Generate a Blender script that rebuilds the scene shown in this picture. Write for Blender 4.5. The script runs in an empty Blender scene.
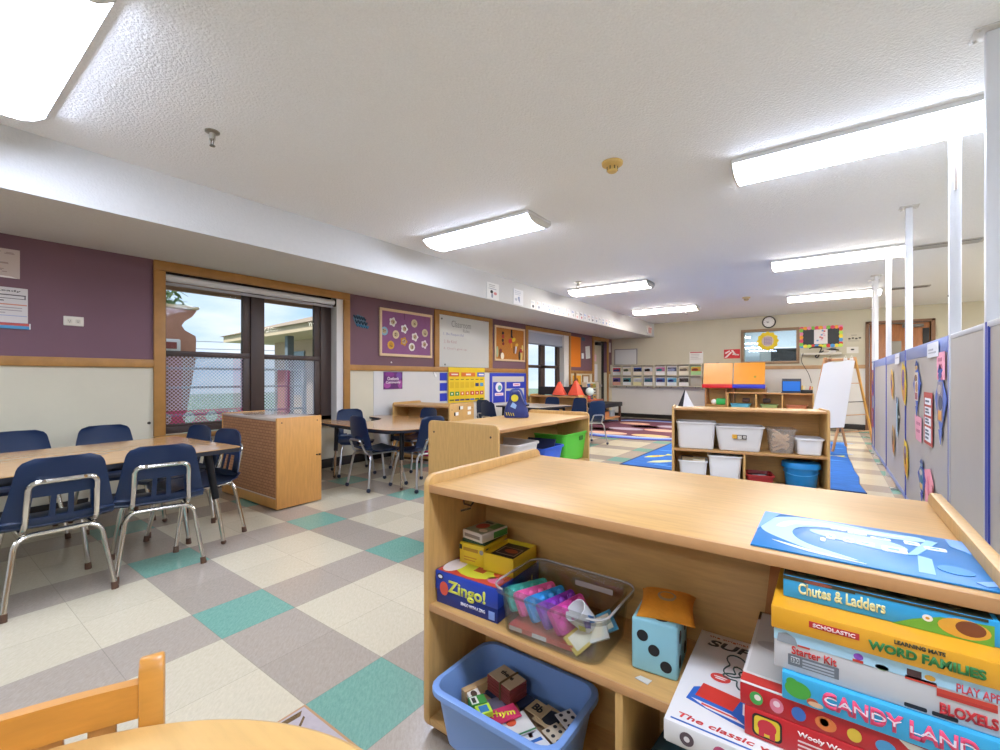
import bpy, bmesh, math, random
from mathutils import Vector, Matrix
random.seed(7)
SC = bpy.context.scene
COL = SC.collection
R = math.radians
LAMP, SKY, EXPO = 31.0, 1.35, 0.0
PI = math.pi

# ------------------------------------------------------------------ materials
def lin(h):
    if isinstance(h, str):
        h = h.lstrip('#')
        c = [int(h[i:i+2], 16)/255 for i in (0, 2, 4)]
    else:
        c = [x/255 for x in h]
    return tuple((x/12.92 if x <= .04045 else ((x+.055)/1.055)**2.4) for x in c) + (1.0,)

MATS = {}
def mat(name, col=None, rough=.5, metal=0., spec=.5, var=.0, vscale=6., stretch=(1, 1, 1), bump=0., bscale=80., emit=None, estr=1., alpha=None, trans=0., coat=0.):
    """Principled material; var = noise variation of the base colour between two close tones."""
    if name in MATS:
        return MATS[name]
    m = bpy.data.materials.new(name)
    m.use_nodes = True
    nt = m.node_tree
    b = nt.nodes['Principled BSDF']
    c = lin(col)
    b.inputs['Base Color'].default_value = c
    b.inputs['Roughness'].default_value = rough
    b.inputs['Metallic'].default_value = metal
    b.inputs['Specular IOR Level'].default_value = spec
    if coat:
        b.inputs['Coat Weight'].default_value = coat
        b.inputs['Coat Roughness'].default_value = .12
    if trans:
        b.inputs['Transmission Weight'].default_value = trans
    if emit is not None:
        b.inputs['Emission Color'].default_value = lin(emit)
        b.inputs['Emission Strength'].default_value = estr
    if alpha is not None:
        b.inputs['Alpha'].default_value = alpha
    tc = None
    def coords():
        t = nt.nodes.new('ShaderNodeTexCoord')
        mp = nt.nodes.new('ShaderNodeMapping')
        nt.links.new(t.outputs['Object'], mp.inputs['Vector'])
        return mp
    if var:
        mp = coords()
        mp.inputs['Scale'].default_value = stretch
        n = nt.nodes.new('ShaderNodeTexNoise')
        n.inputs['Scale'].default_value = vscale
        n.inputs['Detail'].default_value = 5
        n.inputs['Roughness'].default_value = .6
        nt.links.new(mp.outputs['Vector'], n.inputs['Vector'])
        r = nt.nodes.new('ShaderNodeValToRGB')
        r.color_ramp.elements[0].position = .3
        r.color_ramp.elements[1].position = .7
        r.color_ramp.elements[0].color = tuple(max(0, x*(1-var)) for x in c[:3]) + (1,)
        r.color_ramp.elements[1].color = tuple(min(1, x*(1+var)) for x in c[:3]) + (1,)
        nt.links.new(n.outputs['Fac'], r.inputs['Fac'])
        nt.links.new(r.outputs['Color'], b.inputs['Base Color'])
    if bump:
        mp = coords()
        n = nt.nodes.new('ShaderNodeTexNoise')
        n.inputs['Scale'].default_value = bscale
        n.inputs['Detail'].default_value = 3
        nt.links.new(mp.outputs['Vector'], n.inputs['Vector'])
        bp = nt.nodes.new('ShaderNodeBump')
        bp.inputs['Strength'].default_value = bump
        bp.inputs['Distance'].default_value = .01
        nt.links.new(n.outputs['Fac'], bp.inputs['Height'])
        nt.links.new(bp.outputs['Normal'], b.inputs['Normal'])
    MATS[name] = m
    return m

_cc = {}
def C(hexcol, rough=.55, **k):
    """plain coloured paint / paper / plastic by colour"""
    key = 'paint_%s_%d' % (hexcol.lstrip('#'), int(rough*100)) + ''.join(sorted(k))
    return mat(key, hexcol, rough, **k)

def glass_mat(name, tint, glossy=.08, rough=.02):
    if name in MATS: return MATS[name]
    m = bpy.data.materials.new(name); m.use_nodes = True
    nt = m.node_tree; nt.nodes.clear()
    o = nt.nodes.new('ShaderNodeOutputMaterial')
    mx = nt.nodes.new('ShaderNodeMixShader'); mx.inputs[0].default_value = glossy
    t = nt.nodes.new('ShaderNodeBsdfTransparent'); t.inputs[0].default_value = lin(tint)
    g = nt.nodes.new('ShaderNodeBsdfGlossy'); g.inputs['Roughness'].default_value = rough
    nt.links.new(t.outputs[0], mx.inputs[1]); nt.links.new(g.outputs[0], mx.inputs[2])
    nt.links.new(mx.outputs[0], o.inputs[0])
    MATS[name] = m
    return m

# ------------------------------------------------------------------ mesh helpers (all add to a bmesh)
def NB():
    return bmesh.new()

def _fin(bm, verts, mi, M):
    if M is not None:
        bmesh.ops.transform(bm, matrix=M, verts=verts)
    fs = set()
    for v in verts:
        for f in v.link_faces: fs.add(f)
    for f in fs: f.material_index = mi

def box(bm, x0, x1, y0, y1, z0, z1, mi=0, bev=0., M=None, seg=2):
    r = bmesh.ops.create_cube(bm, size=1)
    vs = r['verts']
    for v in vs:
        v.co = Vector(((x0+x1)/2 + v.co.x*(x1-x0), (y0+y1)/2 + v.co.y*(y1-y0), (z0+z1)/2 + v.co.z*(z1-z0)))
    if bev > 0:
        es = list({e for v in vs for e in v.link_edges})
        rr = bmesh.ops.bevel(bm, geom=es, offset=bev, segments=seg, profile=.5, affect='EDGES')
        vs = list({v for f in rr['faces'] for v in f.verts} | {v for v in vs if v.is_valid})
    _fin(bm, vs, mi, M)
    return vs

def prism(bm, pts, z0, z1, mi=0, M=None):
    """polygon in XY extruded from z0 to z1"""
    n = len(pts)
    lo = [bm.verts.new((p[0], p[1], z0)) for p in pts]
    hi = [bm.verts.new((p[0], p[1], z1)) for p in pts]
    area = sum(pts[i][0]*pts[(i+1) % n][1]-pts[(i+1) % n][0]*pts[i][1] for i in range(n))
    try:
        bm.faces.new(hi if area > 0 else hi[::-1]); bm.faces.new(lo[::-1] if area > 0 else lo)
    except ValueError: pass
    for i in range(n):
        j = (i+1) % n
        q = [lo[i], lo[j], hi[j], hi[i]]
        bm.faces.new(q if area > 0 else q[::-1])
    _fin(bm, lo+hi, mi, M)
    return lo+hi

def fr(bm, x0, x1, y0, y1, t, z0, z1, mi=0, bev=0., M=None):
    """four bars of a rectangular frame, butted so that no faces coincide"""
    box(bm, x0, x0+t, y0+t, y1-t, z0, z1, mi, bev, M); box(bm, x1-t, x1, y0+t, y1-t, z0, z1, mi, bev, M)
    box(bm, x0, x1, y1-t, y1, z0, z1, mi, bev, M); box(bm, x0, x1, y0, y0+t, z0, z1, mi, bev, M)

def rrect(x0, x1, y0, y1, r, n=5):
    pts = []
    for cx, cy, a in ((x1-r, y0+r, -90), (x1-r, y1-r, 0), (x0+r, y1-r, 90), (x0+r, y0+r, 180)):
        for k in range(n+1):
            t = R(a+90*k/n)
            pts.append((cx+r*math.cos(t), cy+r*math.sin(t)))
    return pts

def ell(cx, cy, rx, ry=None, n=20, rot=0.):
    ry = rx if ry is None else ry
    o = []
    for k in range(n):
        t = 2*PI*k/n
        x, y = rx*math.cos(t), ry*math.sin(t)
        o.append((cx+x*math.cos(rot)-y*math.sin(rot), cy+x*math.sin(rot)+y*math.cos(rot)))
    return o

def scal(cx, cy, r, lobes=8, amp=.12, n=48):
    return [(cx+r*(1+amp*math.cos(lobes*2*PI*k/n))*math.cos(2*PI*k/n), cy+r*(1+amp*math.cos(lobes*2*PI*k/n))*math.sin(2*PI*k/n)) for k in range(n)]

def loft(bm, loops, mi=0, cap0=True, cap1=True, closed=True, M=None):
    """loops: list of lists of 3D points with equal counts"""
    L = [[bm.verts.new(p) for p in lp] for lp in loops]
    n = len(L[0])
    for a, b in zip(L, L[1:]):
        for i in range(n if closed else n-1):
            j = (i+1) % n
            bm.faces.new((a[i], a[j], b[j], b[i]))
    if cap0: bm.faces.new(L[0][::-1])
    if cap1: bm.faces.new(L[-1])
    vs = [v for lp in L for v in lp]
    _fin(bm, vs, mi, M)
    return vs

def cyl(bm, p0, p1, r0, r1=None, n=14, mi=0, M=None):
    r1 = r0 if r1 is None else r1
    return tube(bm, [p0, p1], [r0, r1], n, mi, M)

def tube(bm, pts, r, n=10, mi=0, M=None):
    pts = [Vector(p) for p in pts]
    rr = r if isinstance(r, (list, tuple)) else [r]*len(pts)
    loops = []
    up = None
    for i, p in enumerate(pts):
        if i == 0: d = pts[1]-p
        elif i == len(pts)-1: d = p-pts[i-1]
        else: d = (pts[i+1]-p).normalized()+(p-pts[i-1]).normalized()
        d.normalize()
        if up is None:
            a = Vector((0, 0, 1)) if abs(d.z) < .9 else Vector((1, 0, 0))
            up = d.cross(a).normalized()
        else:
            up = (up-d*up.dot(d)).normalized()
        s = d.cross(up)
        loops.append([p+(up*math.cos(2*PI*k/n)+s*math.sin(2*PI*k/n))*rr[i] for k in range(n)])
    return loft(bm, loops, mi, True, True, True, M)

def bend(pts, r=.04, n=5):
    """round the corners of a polyline"""
    pts = [Vector(p) for p in pts]
    out = [pts[0]]
    for i in range(1, len(pts)-1):
        a, b, c = pts[i-1], pts[i], pts[i+1]
        q = min(r, (a-b).length*.49, (c-b).length*.49)
        p0 = b+(a-b).normalized()*q; p1 = b+(c-b).normalized()*q
        for k in range(n+1):
            t = k/n
            out.append(p0*(1-t)**2+b*2*t*(1-t)+p1*t*t)
    out.append(pts[-1])
    return out

def lathe(bm, prof, n=24, mi=0, M=None, cap=True):
    loops = [[(r*math.cos(2*PI*k/n), r*math.sin(2*PI*k/n), z) for k in range(n)] for r, z in prof]
    return loft(bm, loops, mi, cap, cap, True, M)

def ball(bm, c, r, n=10, mi=0, sz=1., M=None):
    rr = bmesh.ops.create_uvsphere(bm, u_segments=n+2, v_segments=n, radius=r)
    for v in rr['verts']: v.co = Vector((v.co.x, v.co.y, v.co.z*sz))+Vector(c)
    _fin(bm, rr['verts'], mi, M)
    return rr['verts']

# ------------------------------------------------------------------ objects
def obj(name, bm, mats, parent=None, smooth=35, loc=None, rot=None):
    bmesh.ops.recalc_face_normals(bm, faces=bm.faces)
    if smooth:
        a = R(smooth)
        for e in bm.edges:
            if len(e.link_faces) == 2 and e.calc_face_angle(0) > a: e.smooth = False
        for f in bm.faces: f.smooth = True
    me = bpy.data.meshes.new(name)
    bm.to_mesh(me); bm.free()
    if not isinstance(mats, (list, tuple)): mats = [mats]
    for m in mats: me.materials.append(m)
    o = bpy.data.objects.new(name, me)
    COL.objects.link(o)
    if parent: o.parent = parent
    if loc is not None: o.location = loc
    if rot is not None: o.rotation_euler = rot
    return o

def tag(o, label=None, cat=None, group=None, kind=None):
    if label: o['label'] = label
    if cat: o['category'] = cat
    if group: o['group'] = group
    if kind: o['kind'] = kind
    return o

def thing(name, label, cat, loc=(0, 0, 0), rz=0., group=None, M=None):
    o = bpy.data.objects.new(name, None)
    o.empty_display_size = .05
    COL.objects.link(o)
    if M is not None: o.matrix_world = M
    else:
        o.location = loc; o.rotation_euler = (0, 0, rz)
    return tag(o, label, cat, group)

def struct(o):
    o['kind'] = 'structure'
    return o

def copy_tree(o, parent=None):
    c = o.copy(); COL.objects.link(c)
    c.parent = parent
    for ch in list(o.children): copy_tree(ch, c)
    return c

def frame(O, Rv, U):
    """local x = Rv, y = U, z = outward normal"""
    Rv = Vector(Rv).normalized(); U = Vector(U).normalized(); N = Rv.cross(U)
    M = Matrix.Identity(4)
    for i in range(3):
        M[i][0] = Rv[i]; M[i][1] = U[i]; M[i][2] = N[i]; M[i][3] = O[i]
    return M

XL, YB = -4.7, 11.5
ZC, ZS, XS = 2.41, 2.07, -3.57
def LW(y, z, off=.002): return frame((XL+off, y, z), (0, 1, 0), (0, 0, 1))      # on the left wall, seen from the room
def BW(x, z, off=.002): return frame((x, YB-off, z), (1, 0, 0), (0, 0, 1))      # on the back wall
def SF(y, z, off=.002): return frame((XS+off, y, z), (0, 1, 0), (0, 0, 1))      # on the soffit's face
def FLAT(x, y, z, a=0.):                                                         # lying flat, local x turned by a
    return frame((x, y, z), (math.cos(a), math.sin(a), 0), (-math.sin(a), math.cos(a), 0))

def lettering(parent, s, m, M, width=None, height=None, bold=0., ext=.0006, name='lettering', align='CENTER', shear=0., kind=None):
    """text as a mesh in parent's coordinates; M places the text's own XY plane"""
    cu = bpy.data.curves.new(name, 'FONT')
    cu.body = s; cu.size = 1; cu.extrude = .0; cu.offset = bold; cu.shear = shear; cu.resolution_u = 3
    t = bpy.data.objects.new(name, cu); COL.objects.link(t)
    dg = bpy.context.evaluated_depsgraph_get()
    me = bpy.data.meshes.new_from_object(t.evaluated_get(dg))
    bpy.data.objects.remove(t); bpy.data.curves.remove(cu)
    xs = [v.co.x for v in me.vertices]; ys = [v.co.y for v in me.vertices]
    w, h = max(xs)-min(xs), max(ys)-min(ys)
    sx = width/w if width else height/h
    sy = height/h if height else sx
    ox = {'CENTER': (max(xs)+min(xs))/2, 'LEFT': min(xs), 'RIGHT': max(xs)}[align]
    oy = (max(ys)+min(ys))/2
    bm = NB(); bm.from_mesh(me); bpy.data.meshes.remove(me)
    for v in bm.verts: v.co = Vector(((v.co.x-ox)*sx, (v.co.y-oy)*sy, 0))
    r = bmesh.ops.extrude_face_region(bm, geom=list(bm.faces))
    for v in r['geom']:
        if isinstance(v, bmesh.types.BMVert): v.co.z += ext
    bmesh.ops.transform(bm, matrix=M, verts=bm.verts)
    return obj(name, bm, m, parent, smooth=0)

def T(x, y, z=0.): return Matrix.Translation((x, y, z))
ORD = ['first', 'second', 'third', 'fourth', 'fifth', 'sixth', 'seventh', 'eighth', 'ninth', 'tenth', 'eleventh', 'twelfth', 'thirteenth',
       'fourteenth', 'fifteenth', 'sixteenth', 'seventeenth', 'eighteenth', 'nineteenth', 'twentieth']

# shared materials
WOOD = mat('maple_wood', '#c79c5e', .38, var=.10, vscale=9, stretch=(1, 9, 9), spec=.4)
WOODV = mat('maple_wood_upright', '#c89e60', .4, var=.10, vscale=9, stretch=(9, 9, 1), spec=.4)
WOODE = mat('maple_edge', '#bb8b5a', .45, var=.06, vscale=20)
OAK = mat('oak_trim', '#a97a3e', .45, var=.14, vscale=7, stretch=(8, 1, 1))
HONEY = mat('honey_wood', '#cf8f3a', .35, var=.10, vscale=7, stretch=(1, 6, 6), coat=.3)
HONEYT = mat('honey_table_wood', '#d8ac68', .32, var=.08, vscale=6, stretch=(1, 7, 1), coat=.3)
CABW = mat('cabinet_orange_wood', '#cf9650', .4, var=.10, vscale=7, stretch=(9, 9, 1))
NAVY = mat('navy_plastic', '#10274a', .36, spec=.45)
NAVYD = mat('dark_navy_plastic', '#17243c', .33, spec=.55)
CHROME = mat('chrome_tube', '#cfcac2', .18, metal=1.)
SILVER = mat('grey_steel_tube', '#b9bcc0', .28, metal=1.)
BLACKP = mat('black_plastic', '#15161a', .4)
BLACKM = mat('black_metal', '#1b1c20', .35, metal=.3)
BROWNF = mat('rubber_foot', '#5b3f2e', .6)
WHITEP = mat('white_paper', '#efefee', .8)
WHITEM = mat('white_metal', '#e9e9ea', .35)
DARKF = mat('dark_window_frame', '#43342f', .45, var=.06)
# ================================================================== the room
def floor_mat():
    m = bpy.data.materials.new('checked_floor_tiles'); m.use_nodes = True
    nt = m.node_tree; N = nt.nodes; Lk = nt.links
    b = N['Principled BSDF']
    tc = N.new('ShaderNodeTexCoord')
    sp = N.new('ShaderNodeSeparateXYZ'); Lk.new(tc.outputs['Object'], sp.inputs[0])
    def mth(op, a, bb=None, cc=None):
        n = N.new('ShaderNodeMath'); n.operation = op
        for i, q in enumerate((a, bb, cc)):
            if q is None: continue
            if isinstance(q, (int, float)): n.inputs[i].default_value = q
            else: Lk.new(q, n.inputs[i])
        return n.outputs[0]
    TL = .3048
    u = mth('DIVIDE', mth('ADD', sp.outputs[0], 2.2707+TL*30), TL)
    v = mth('DIVIDE', mth('ADD', sp.outputs[1], -.7885+TL*30), TL)
    iu, iv = mth('FLOOR', u), mth('FLOOR', v)
    su = mth('LESS_THAN', mth('MODULO', iu, 3), .5)
    sv = mth('LESS_THAN', mth('MODULO', iv, 3), .5)
    both = mth('MULTIPLY', su, sv)
    any_ = mth('MAXIMUM', su, sv)
    # flecks
    mp = N.new('ShaderNodeMapping'); Lk.new(tc.outputs['Object'], mp.inputs[0]); mp.inputs['Scale'].default_value = (1, 1, 1)
    mp.inputs['Rotation'].default_value = (0, 0, .8)
    mp2 = N.new('ShaderNodeMapping'); Lk.new(mp.outputs[0], mp2.inputs[0]); mp2.inputs['Scale'].default_value = (40, 120, 1)
    ns = N.new('ShaderNodeTexNoise'); ns.inputs['Scale'].default_value = 1; ns.inputs['Detail'].default_value = 6; ns.inputs['Roughness'].default_value = .75; Lk.new(mp2.outputs[0], ns.inputs[0])
    wn = N.new('ShaderNodeTexWhiteNoise'); wn.noise_dimensions = '2D'
    cb = N.new('ShaderNodeCombineXYZ'); Lk.new(iu, cb.inputs[0]); Lk.new(iv, cb.inputs[1]); Lk.new(cb.outputs[0], wn.inputs['Vector'])
    def mix(f, a, c):
        x = N.new('ShaderNodeMix'); x.data_type = 'RGBA'
        if isinstance(f, (int, float)): x.inputs[0].default_value = f
        else: Lk.new(f, x.inputs[0])
        for i, q in ((6, a), (7, c)):
            if isinstance(q, tuple): x.inputs[i].default_value = q
            else: Lk.new(q, x.inputs[i])
        return x.outputs[2]
    cA = mix(ns.outputs['Fac'], lin('#b9ad92'), lin('#e6dcc2'))
    cG = mix(ns.outputs['Fac'], lin('#8e8174'), lin('#c5b9a9'))
    cT = mix(ns.outputs['Fac'], lin('#4f8478'), lin('#97c4b0'))
    col = mix(both, mix(any_, cA, cG), cT)
    # slight tone change tile by tile
    tv = mth('ADD', mth('MULTIPLY', wn.outputs['Value'], .10), .93)
    hs = N.new('ShaderNodeHueSaturation'); Lk.new(col, hs.inputs['Color']); Lk.new(tv, hs.inputs['Value'])
    # seams
    fu, fv = mth('FRACT', u), mth('FRACT', v)
    seam = mth('MAXIMUM', mth('LESS_THAN', mth('MINIMUM', fu, mth('SUBTRACT', 1, fu)), .0045), mth('LESS_THAN', mth('MINIMUM', fv, mth('SUBTRACT', 1, fv)), .0045))
    fin = mix(mth('MULTIPLY', seam, .28), hs.outputs[0], lin('#5b534b'))
    Lk.new(fin, b.inputs['Base Color'])
    # worn polish
    n2 = N.new('ShaderNodeTexNoise'); n2.inputs['Scale'].default_value = 3; Lk.new(tc.outputs['Object'], n2.inputs[0])
    Lk.new(mth('ADD', mth('MULTIPLY', n2.outputs['Fac'], .16), .12), b.inputs['Roughness'])
    b.inputs['Specular IOR Level'].default_value = .55
    bp = N.new('ShaderNodeBump'); bp.inputs['Strength'].default_value = .03; bp.inputs['Distance'].default_value = .01
    n3 = N.new('ShaderNodeTexNoise'); n3.inputs['Scale'].default_value = 8; Lk.new(tc.outputs['Object'], n3.inputs[0])
    Lk.new(n3.outputs['Fac'], bp.inputs['Height']); Lk.new(bp.outputs[0], b.inputs['Normal'])
    return m

XR, YN = 3.6, -4.6          # right wall, wall behind the viewer
bm = NB(); box(bm, XL-.2, XR+.2, YN, YB+.2, -.12, 0)
struct(obj('floor', bm, floor_mat(), smooth=0))
CEIL = mat('popcorn_ceiling', '#eaecef', .9, bump=.6, bscale=80, var=.045, vscale=130)
bm = NB(); box(bm, XL-.2, XR+.2, YN, YB+.2, ZC, ZC+.15)
struct(obj('ceiling', bm, CEIL, smooth=0))
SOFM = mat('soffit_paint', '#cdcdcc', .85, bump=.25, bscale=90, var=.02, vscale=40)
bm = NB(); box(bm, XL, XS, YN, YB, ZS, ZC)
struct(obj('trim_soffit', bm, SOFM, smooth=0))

PURP = mat('mauve_wall', '#735560', .75, var=.04, vscale=2)
BEIG = mat('cream_wall', '#d0cab4', .7, var=.03, vscale=3)
PANW = mat('pale_wall_panel', '#d2d2d0', .6, var=.02, vscale=3)
ZR = 1.17
bm = NB()
WT = .18
def lw(y0, y1, z0, z1, mi): box(bm, XL-WT, XL, y0, y1, z0, z1, mi)
W1 = (1.39, 3.25, .53, 2.03); W2 = (7.30, 9.02, .60, 1.99); D1 = (10.33, 11.16, 0, 2.02)
ys = [YN, W1[0], W1[1], W2[0], W2[1], D1[0], D1[1], YB]
for k in range(0, 8, 2):
    lw(ys[k], ys[k+1], 0, ZR, 1); lw(ys[k], ys[k+1], ZR, ZS, 0)
for w in (W1, W2, D1):
    lw(w[0], w[1], w[3], ZS, 0)
    if w[2] > 0: lw(w[0], w[1], 0, w[2], 1)
struct(obj('wall_left', bm, [PURP, BEIG], smooth=0))
# pale lower panel and the two tone line
bm = NB(); box(bm, XL, XL+.006, 3.66, 7.22, .10, 1.13)
struct(obj('trim_1', bm, PANW, smooth=0))

# wood rail and casings on the left wall
bm = NB()
for y0, y1 in ((YN, 1.354), (3.285, 7.22), (9.07, 10.27), (11.22, YB)):
    box(bm, XL, XL+.022, y0, y1, 1.135, 1.205, 0, .004)
struct(obj('trim_2', bm, OAK))
def casing(y0, y1, z0, z1, t, bottom=True):
    bm = NB()
    box(bm, XL, XL+.026, y0, y0+t, z0+.013, z1-t-.0005, 0, .004); box(bm, XL, XL+.026, y1-t, y1, z0+.013, z1-t-.0005, 0, .004)
    box(bm, XL, XL+.026, y0, y1, z1-t, z1, 0, .004)
    if bottom: box(bm, XL, XL+.05, y0, y1, z0-.03, z0+.012, 0, .006)
    return bm
struct(obj('trim_3', casing(1.34, 3.30, .53, 2.068, .085), OAK))
struct(obj('trim_4', casing(7.235, 9.085, .60, 2.045, .07), OAK))
struct(obj('trim_5', casing(10.25, 11.25, 0, 2.06, .09, False), OAK))
bm = NB()                                        # strips that frame the white writing board
for y0, y1 in ((4.755, 4.85), (6.06, 6.16)): box(bm, XL, XL+.024, y0, y1, 1.206, 2.06, 0, .004)
box(bm, XL, XL+.023, 4.851, 6.059, 2.0, 2.06, 0, .004)
struct(obj('trim_6', bm, OAK))

# baseboards
BASE = mat('black_cove_base', '#1d1b1c', .4)
bm = NB()
for y0, y1 in ((YN, 10.25), (11.25, YB)): box(bm, XL, XL+.014, y0, y1, 0, .105, 0, .004)
struct(obj('baseboard_left', bm, BASE))

GREI = mat('greige_wall', '#c2bda9', .75, var=.025, vscale=2)
WHL = mat('white_lower_wall', '#d0cecb', .6, var=.02, vscale=2)
W3 = (-1.545, -.545, 1.40, 2.075); D2 = (.66, 1.55, 0, 2.10)
bm = NB()
def bw(x0, x1, z0, z1, mi): box(bm, x0, x1, YB, YB+WT, z0, z1, mi)
for x0, x1 in ((XL-.2, W3[0]), (W3[1], D2[0]), (D2[1], XR+.2)):
    bw(x0, x1, 0, 1.26, 1); bw(x0, x1, 1.26, ZC, 0)
bw(W3[0], W3[1], 0, 1.26, 1); bw(W3[0], W3[1], 1.26, W3[2], 0); bw(W3[0], W3[1], W3[3], ZC, 0); bw(D2[0], D2[1], D2[3], ZC, 0)
struct(obj('wall_back', bm, [GREI, WHL], smooth=0))
bm = NB()
for x0, x1 in ((XL, D2[0]-.05), (D2[1]+.05, XR)): box(bm, x0, x1, YB-.014, YB, 0, .105, 0, .004)
struct(obj('baseboard_back', bm, BASE))
bm = NB(); box(bm, -1.15, D2[0]-.06, YB-.022, YB, 1.225, 1.30, 0, .004)
struct(obj('trim_7', bm, mat('tan_rail', '#b08d66', .5, var=.1)))
bm = NB(); box(bm, XR, XR+.18, YN, YB, 0, ZC)
struct(obj('wall_right', bm, GREI, smooth=0))
bm = NB(); box(bm, XL-.2, XR+.2, YN-.18, YN, 0, ZC)
struct(obj('wall_front', bm, WHL, smooth=0))

# ---------------------------------------------------------------- window 1 (near, left wall)
PANE = glass_mat('window_glass', '#f8fafb', .006)
def film_mat(name, pink):
    """perforated privacy film: a diamond lattice of small clear holes, pink band along two edges"""
    m = bpy.data.materials.new(name); m.use_nodes = True
    nt = m.node_tree; N = nt.nodes; Lk = nt.links
    N.clear()
    o = N.new('ShaderNodeOutputMaterial')
    tc = N.new('ShaderNodeTexCoord'); sp = N.new('ShaderNodeSeparateXYZ'); Lk.new(tc.outputs['Object'], sp.inputs[0])
    def mth(op, a, bb=None):
        n = N.new('ShaderNodeMath'); n.operation = op
        for i, q in enumerate((a, bb)):
            if q is None: continue
            if isinstance(q, (int, float)): n.inputs[i].default_value = q
            else: Lk.new(q, n.inputs[i])
        return n.outputs[0]
    k = PI/.033
    a = mth('SINE', mth('MULTIPLY', mth('ADD', sp.outputs[1], sp.outputs[2]), k))
    b = mth('SINE', mth('MULTIPLY', mth('SUBTRACT', sp.outputs[1], sp.outputs[2]), k))
    hole = mth('GREATER_THAN', mth('ABSOLUTE', mth('MULTIPLY', a, b)), .32)
    t = N.new('ShaderNodeBsdfTransparent'); t.inputs[0].default_value = lin('#e2e9ec')
    d = N.new('ShaderNodeBsdfDiffuse')
    tr = N.new('ShaderNodeBsdfTranslucent')
    mx = N.new('ShaderNodeMix'); mx.data_type = 'RGBA'
    mx.inputs[6].default_value = lin('#dcdeea'); mx.inputs[7].default_value = lin('#d4568c')
    if pink:
        low = mth('LESS_THAN', sp.outputs[2], .745)
        side = mth('MULTIPLY', mth('LESS_THAN', sp.outputs[1], 1.60), .25)
        # round clear medallions in the band
        cy = mth('SUBTRACT', mth('FRACT', mth('DIVIDE', mth('SUBTRACT', sp.outputs[1], 1.56), .19)), .5)
        cz = mth('DIVIDE', mth('SUBTRACT', sp.outputs[2], .675), .19)
        inn = mth('LESS_THAN', mth('ADD', mth('MULTIPLY', cy, cy), mth('MULTIPLY', cz, cz)), .075)
        f = mth('MAXIMUM', mth('MULTIPLY', low, mth('SUBTRACT', 1, mth('MULTIPLY', inn, .9))), side)
        s2 = mth('MULTIPLY', mth('GREATER_THAN', sp.outputs[1], 2.04), .35)
        Lk.new(mth('MAXIMUM', f, s2), mx.inputs[0])
    else:
        band = mth('MULTIPLY', mth('LESS_THAN', mth('ABSOLUTE', mth('SUBTRACT', sp.outputs[1], 2.56)), .07), .8)
        Lk.new(mth('MULTIPLY', band, mth('LESS_THAN', sp.outputs[2], 1.13)), mx.inputs[0])
    Lk.new(mx.outputs[2], d.inputs[0]); Lk.new(mx.outputs[2], tr.inputs[0])
    s1 = N.new('ShaderNodeMixShader'); s1.inputs[0].default_value = .5
    Lk.new(d.outputs[0], s1.inputs[1]); Lk.new(tr.outputs[0], s1.inputs[2])
    s = N.new('ShaderNodeMixShader')
    Lk.new(hole, s.inputs[0]); Lk.new(s1.outputs[0], s.inputs[1]); Lk.new(t.outputs[0], s.inputs[2])
    Lk.new(s.outputs[0], o.inputs[0])
    return m

XW = -4.84
w = thing('window_1', 'double sash window with dark brown frames in the left wall', 'window', (0, 0, 0)); struct(w)
bm = NB()
box(bm, XW-.03, XW+.03, 1.40, 3.24, .54, .60, 0, .004); box(bm, XW-.03, XW+.03, 1.40, 3.24, 1.97, 2.03, 0, .004)
box(bm, XW-.03, XW+.03, 1.40, 1.47, .54, 2.03, 0, .004); box(bm, XW-.035, XW+.03, 2.99, 3.13, .54, 2.03, 0, .004)
box(bm, XW-.03, XW+.035, 2.20, 2.34, .54, 2.03, 0, .006)
obj('window_frame', bm, DARKF, w)
bm = NB(); box(bm, XW-.03, XL, 3.13, 3.25, .54, 2.03); obj('jamb', bm, mat('white_plaster_jamb', '#dcdad6', .7), w, smooth=0)
for y0, y1 in ((1.47, 2.20), (2.34, 2.99)):
    bm = NB()
    box(bm, XW-.02, XW+.025, y0, y1, 1.245, 1.295, 0, .004)
    box(bm, XW-.02, XW+.02, y1-.07, y1, .60, 1.245, 0, .004); box(bm, XW-.02, XW+.02, y1-.075, y1, 1.295, 1.97, 0, .004)
    box(bm, XW-.02, XW+.02, y0, y1, .60, .625, 0, .004)
    obj('sash', bm, DARKF, w)
    bm = NB(); box(bm, XW-.003, XW+.003, y0, y1-.07, 1.295, 1.97)
    obj('pane', bm, PANE, w, smooth=0)
    bm = NB(); box(bm, XW+.006, XW+.008, y0, y1-.07, .625, 1.245)
    obj('perforated_film', bm, film_mat('perforated_film_'+('pink' if y0 < 2 else 'plain'), y0 < 2), w, smooth=0)
t = thing('roller_blind', 'rolled up white roller blind at top of the near window', 'blind', (XL-.05, 1.44, 1.93))
bm = NB(); cyl(bm, (0, 0, 0.01), (0, 1.68, 0.01), .032, n=16); obj('roll', bm, C('#d9dade', .6), t)
bm = NB(); box(bm, -.012, .0, .0, 1.68, -.055, -.028, 0, .003); obj('hem_bar', bm, C('#a8a6ae', .5), t)
for y in (-.022, 1.682):
    bm = NB(); box(bm, -.035, .04, y, y+.019, -.04, .05, 0, .004); obj('bracket', bm, BLACKP, t)

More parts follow.
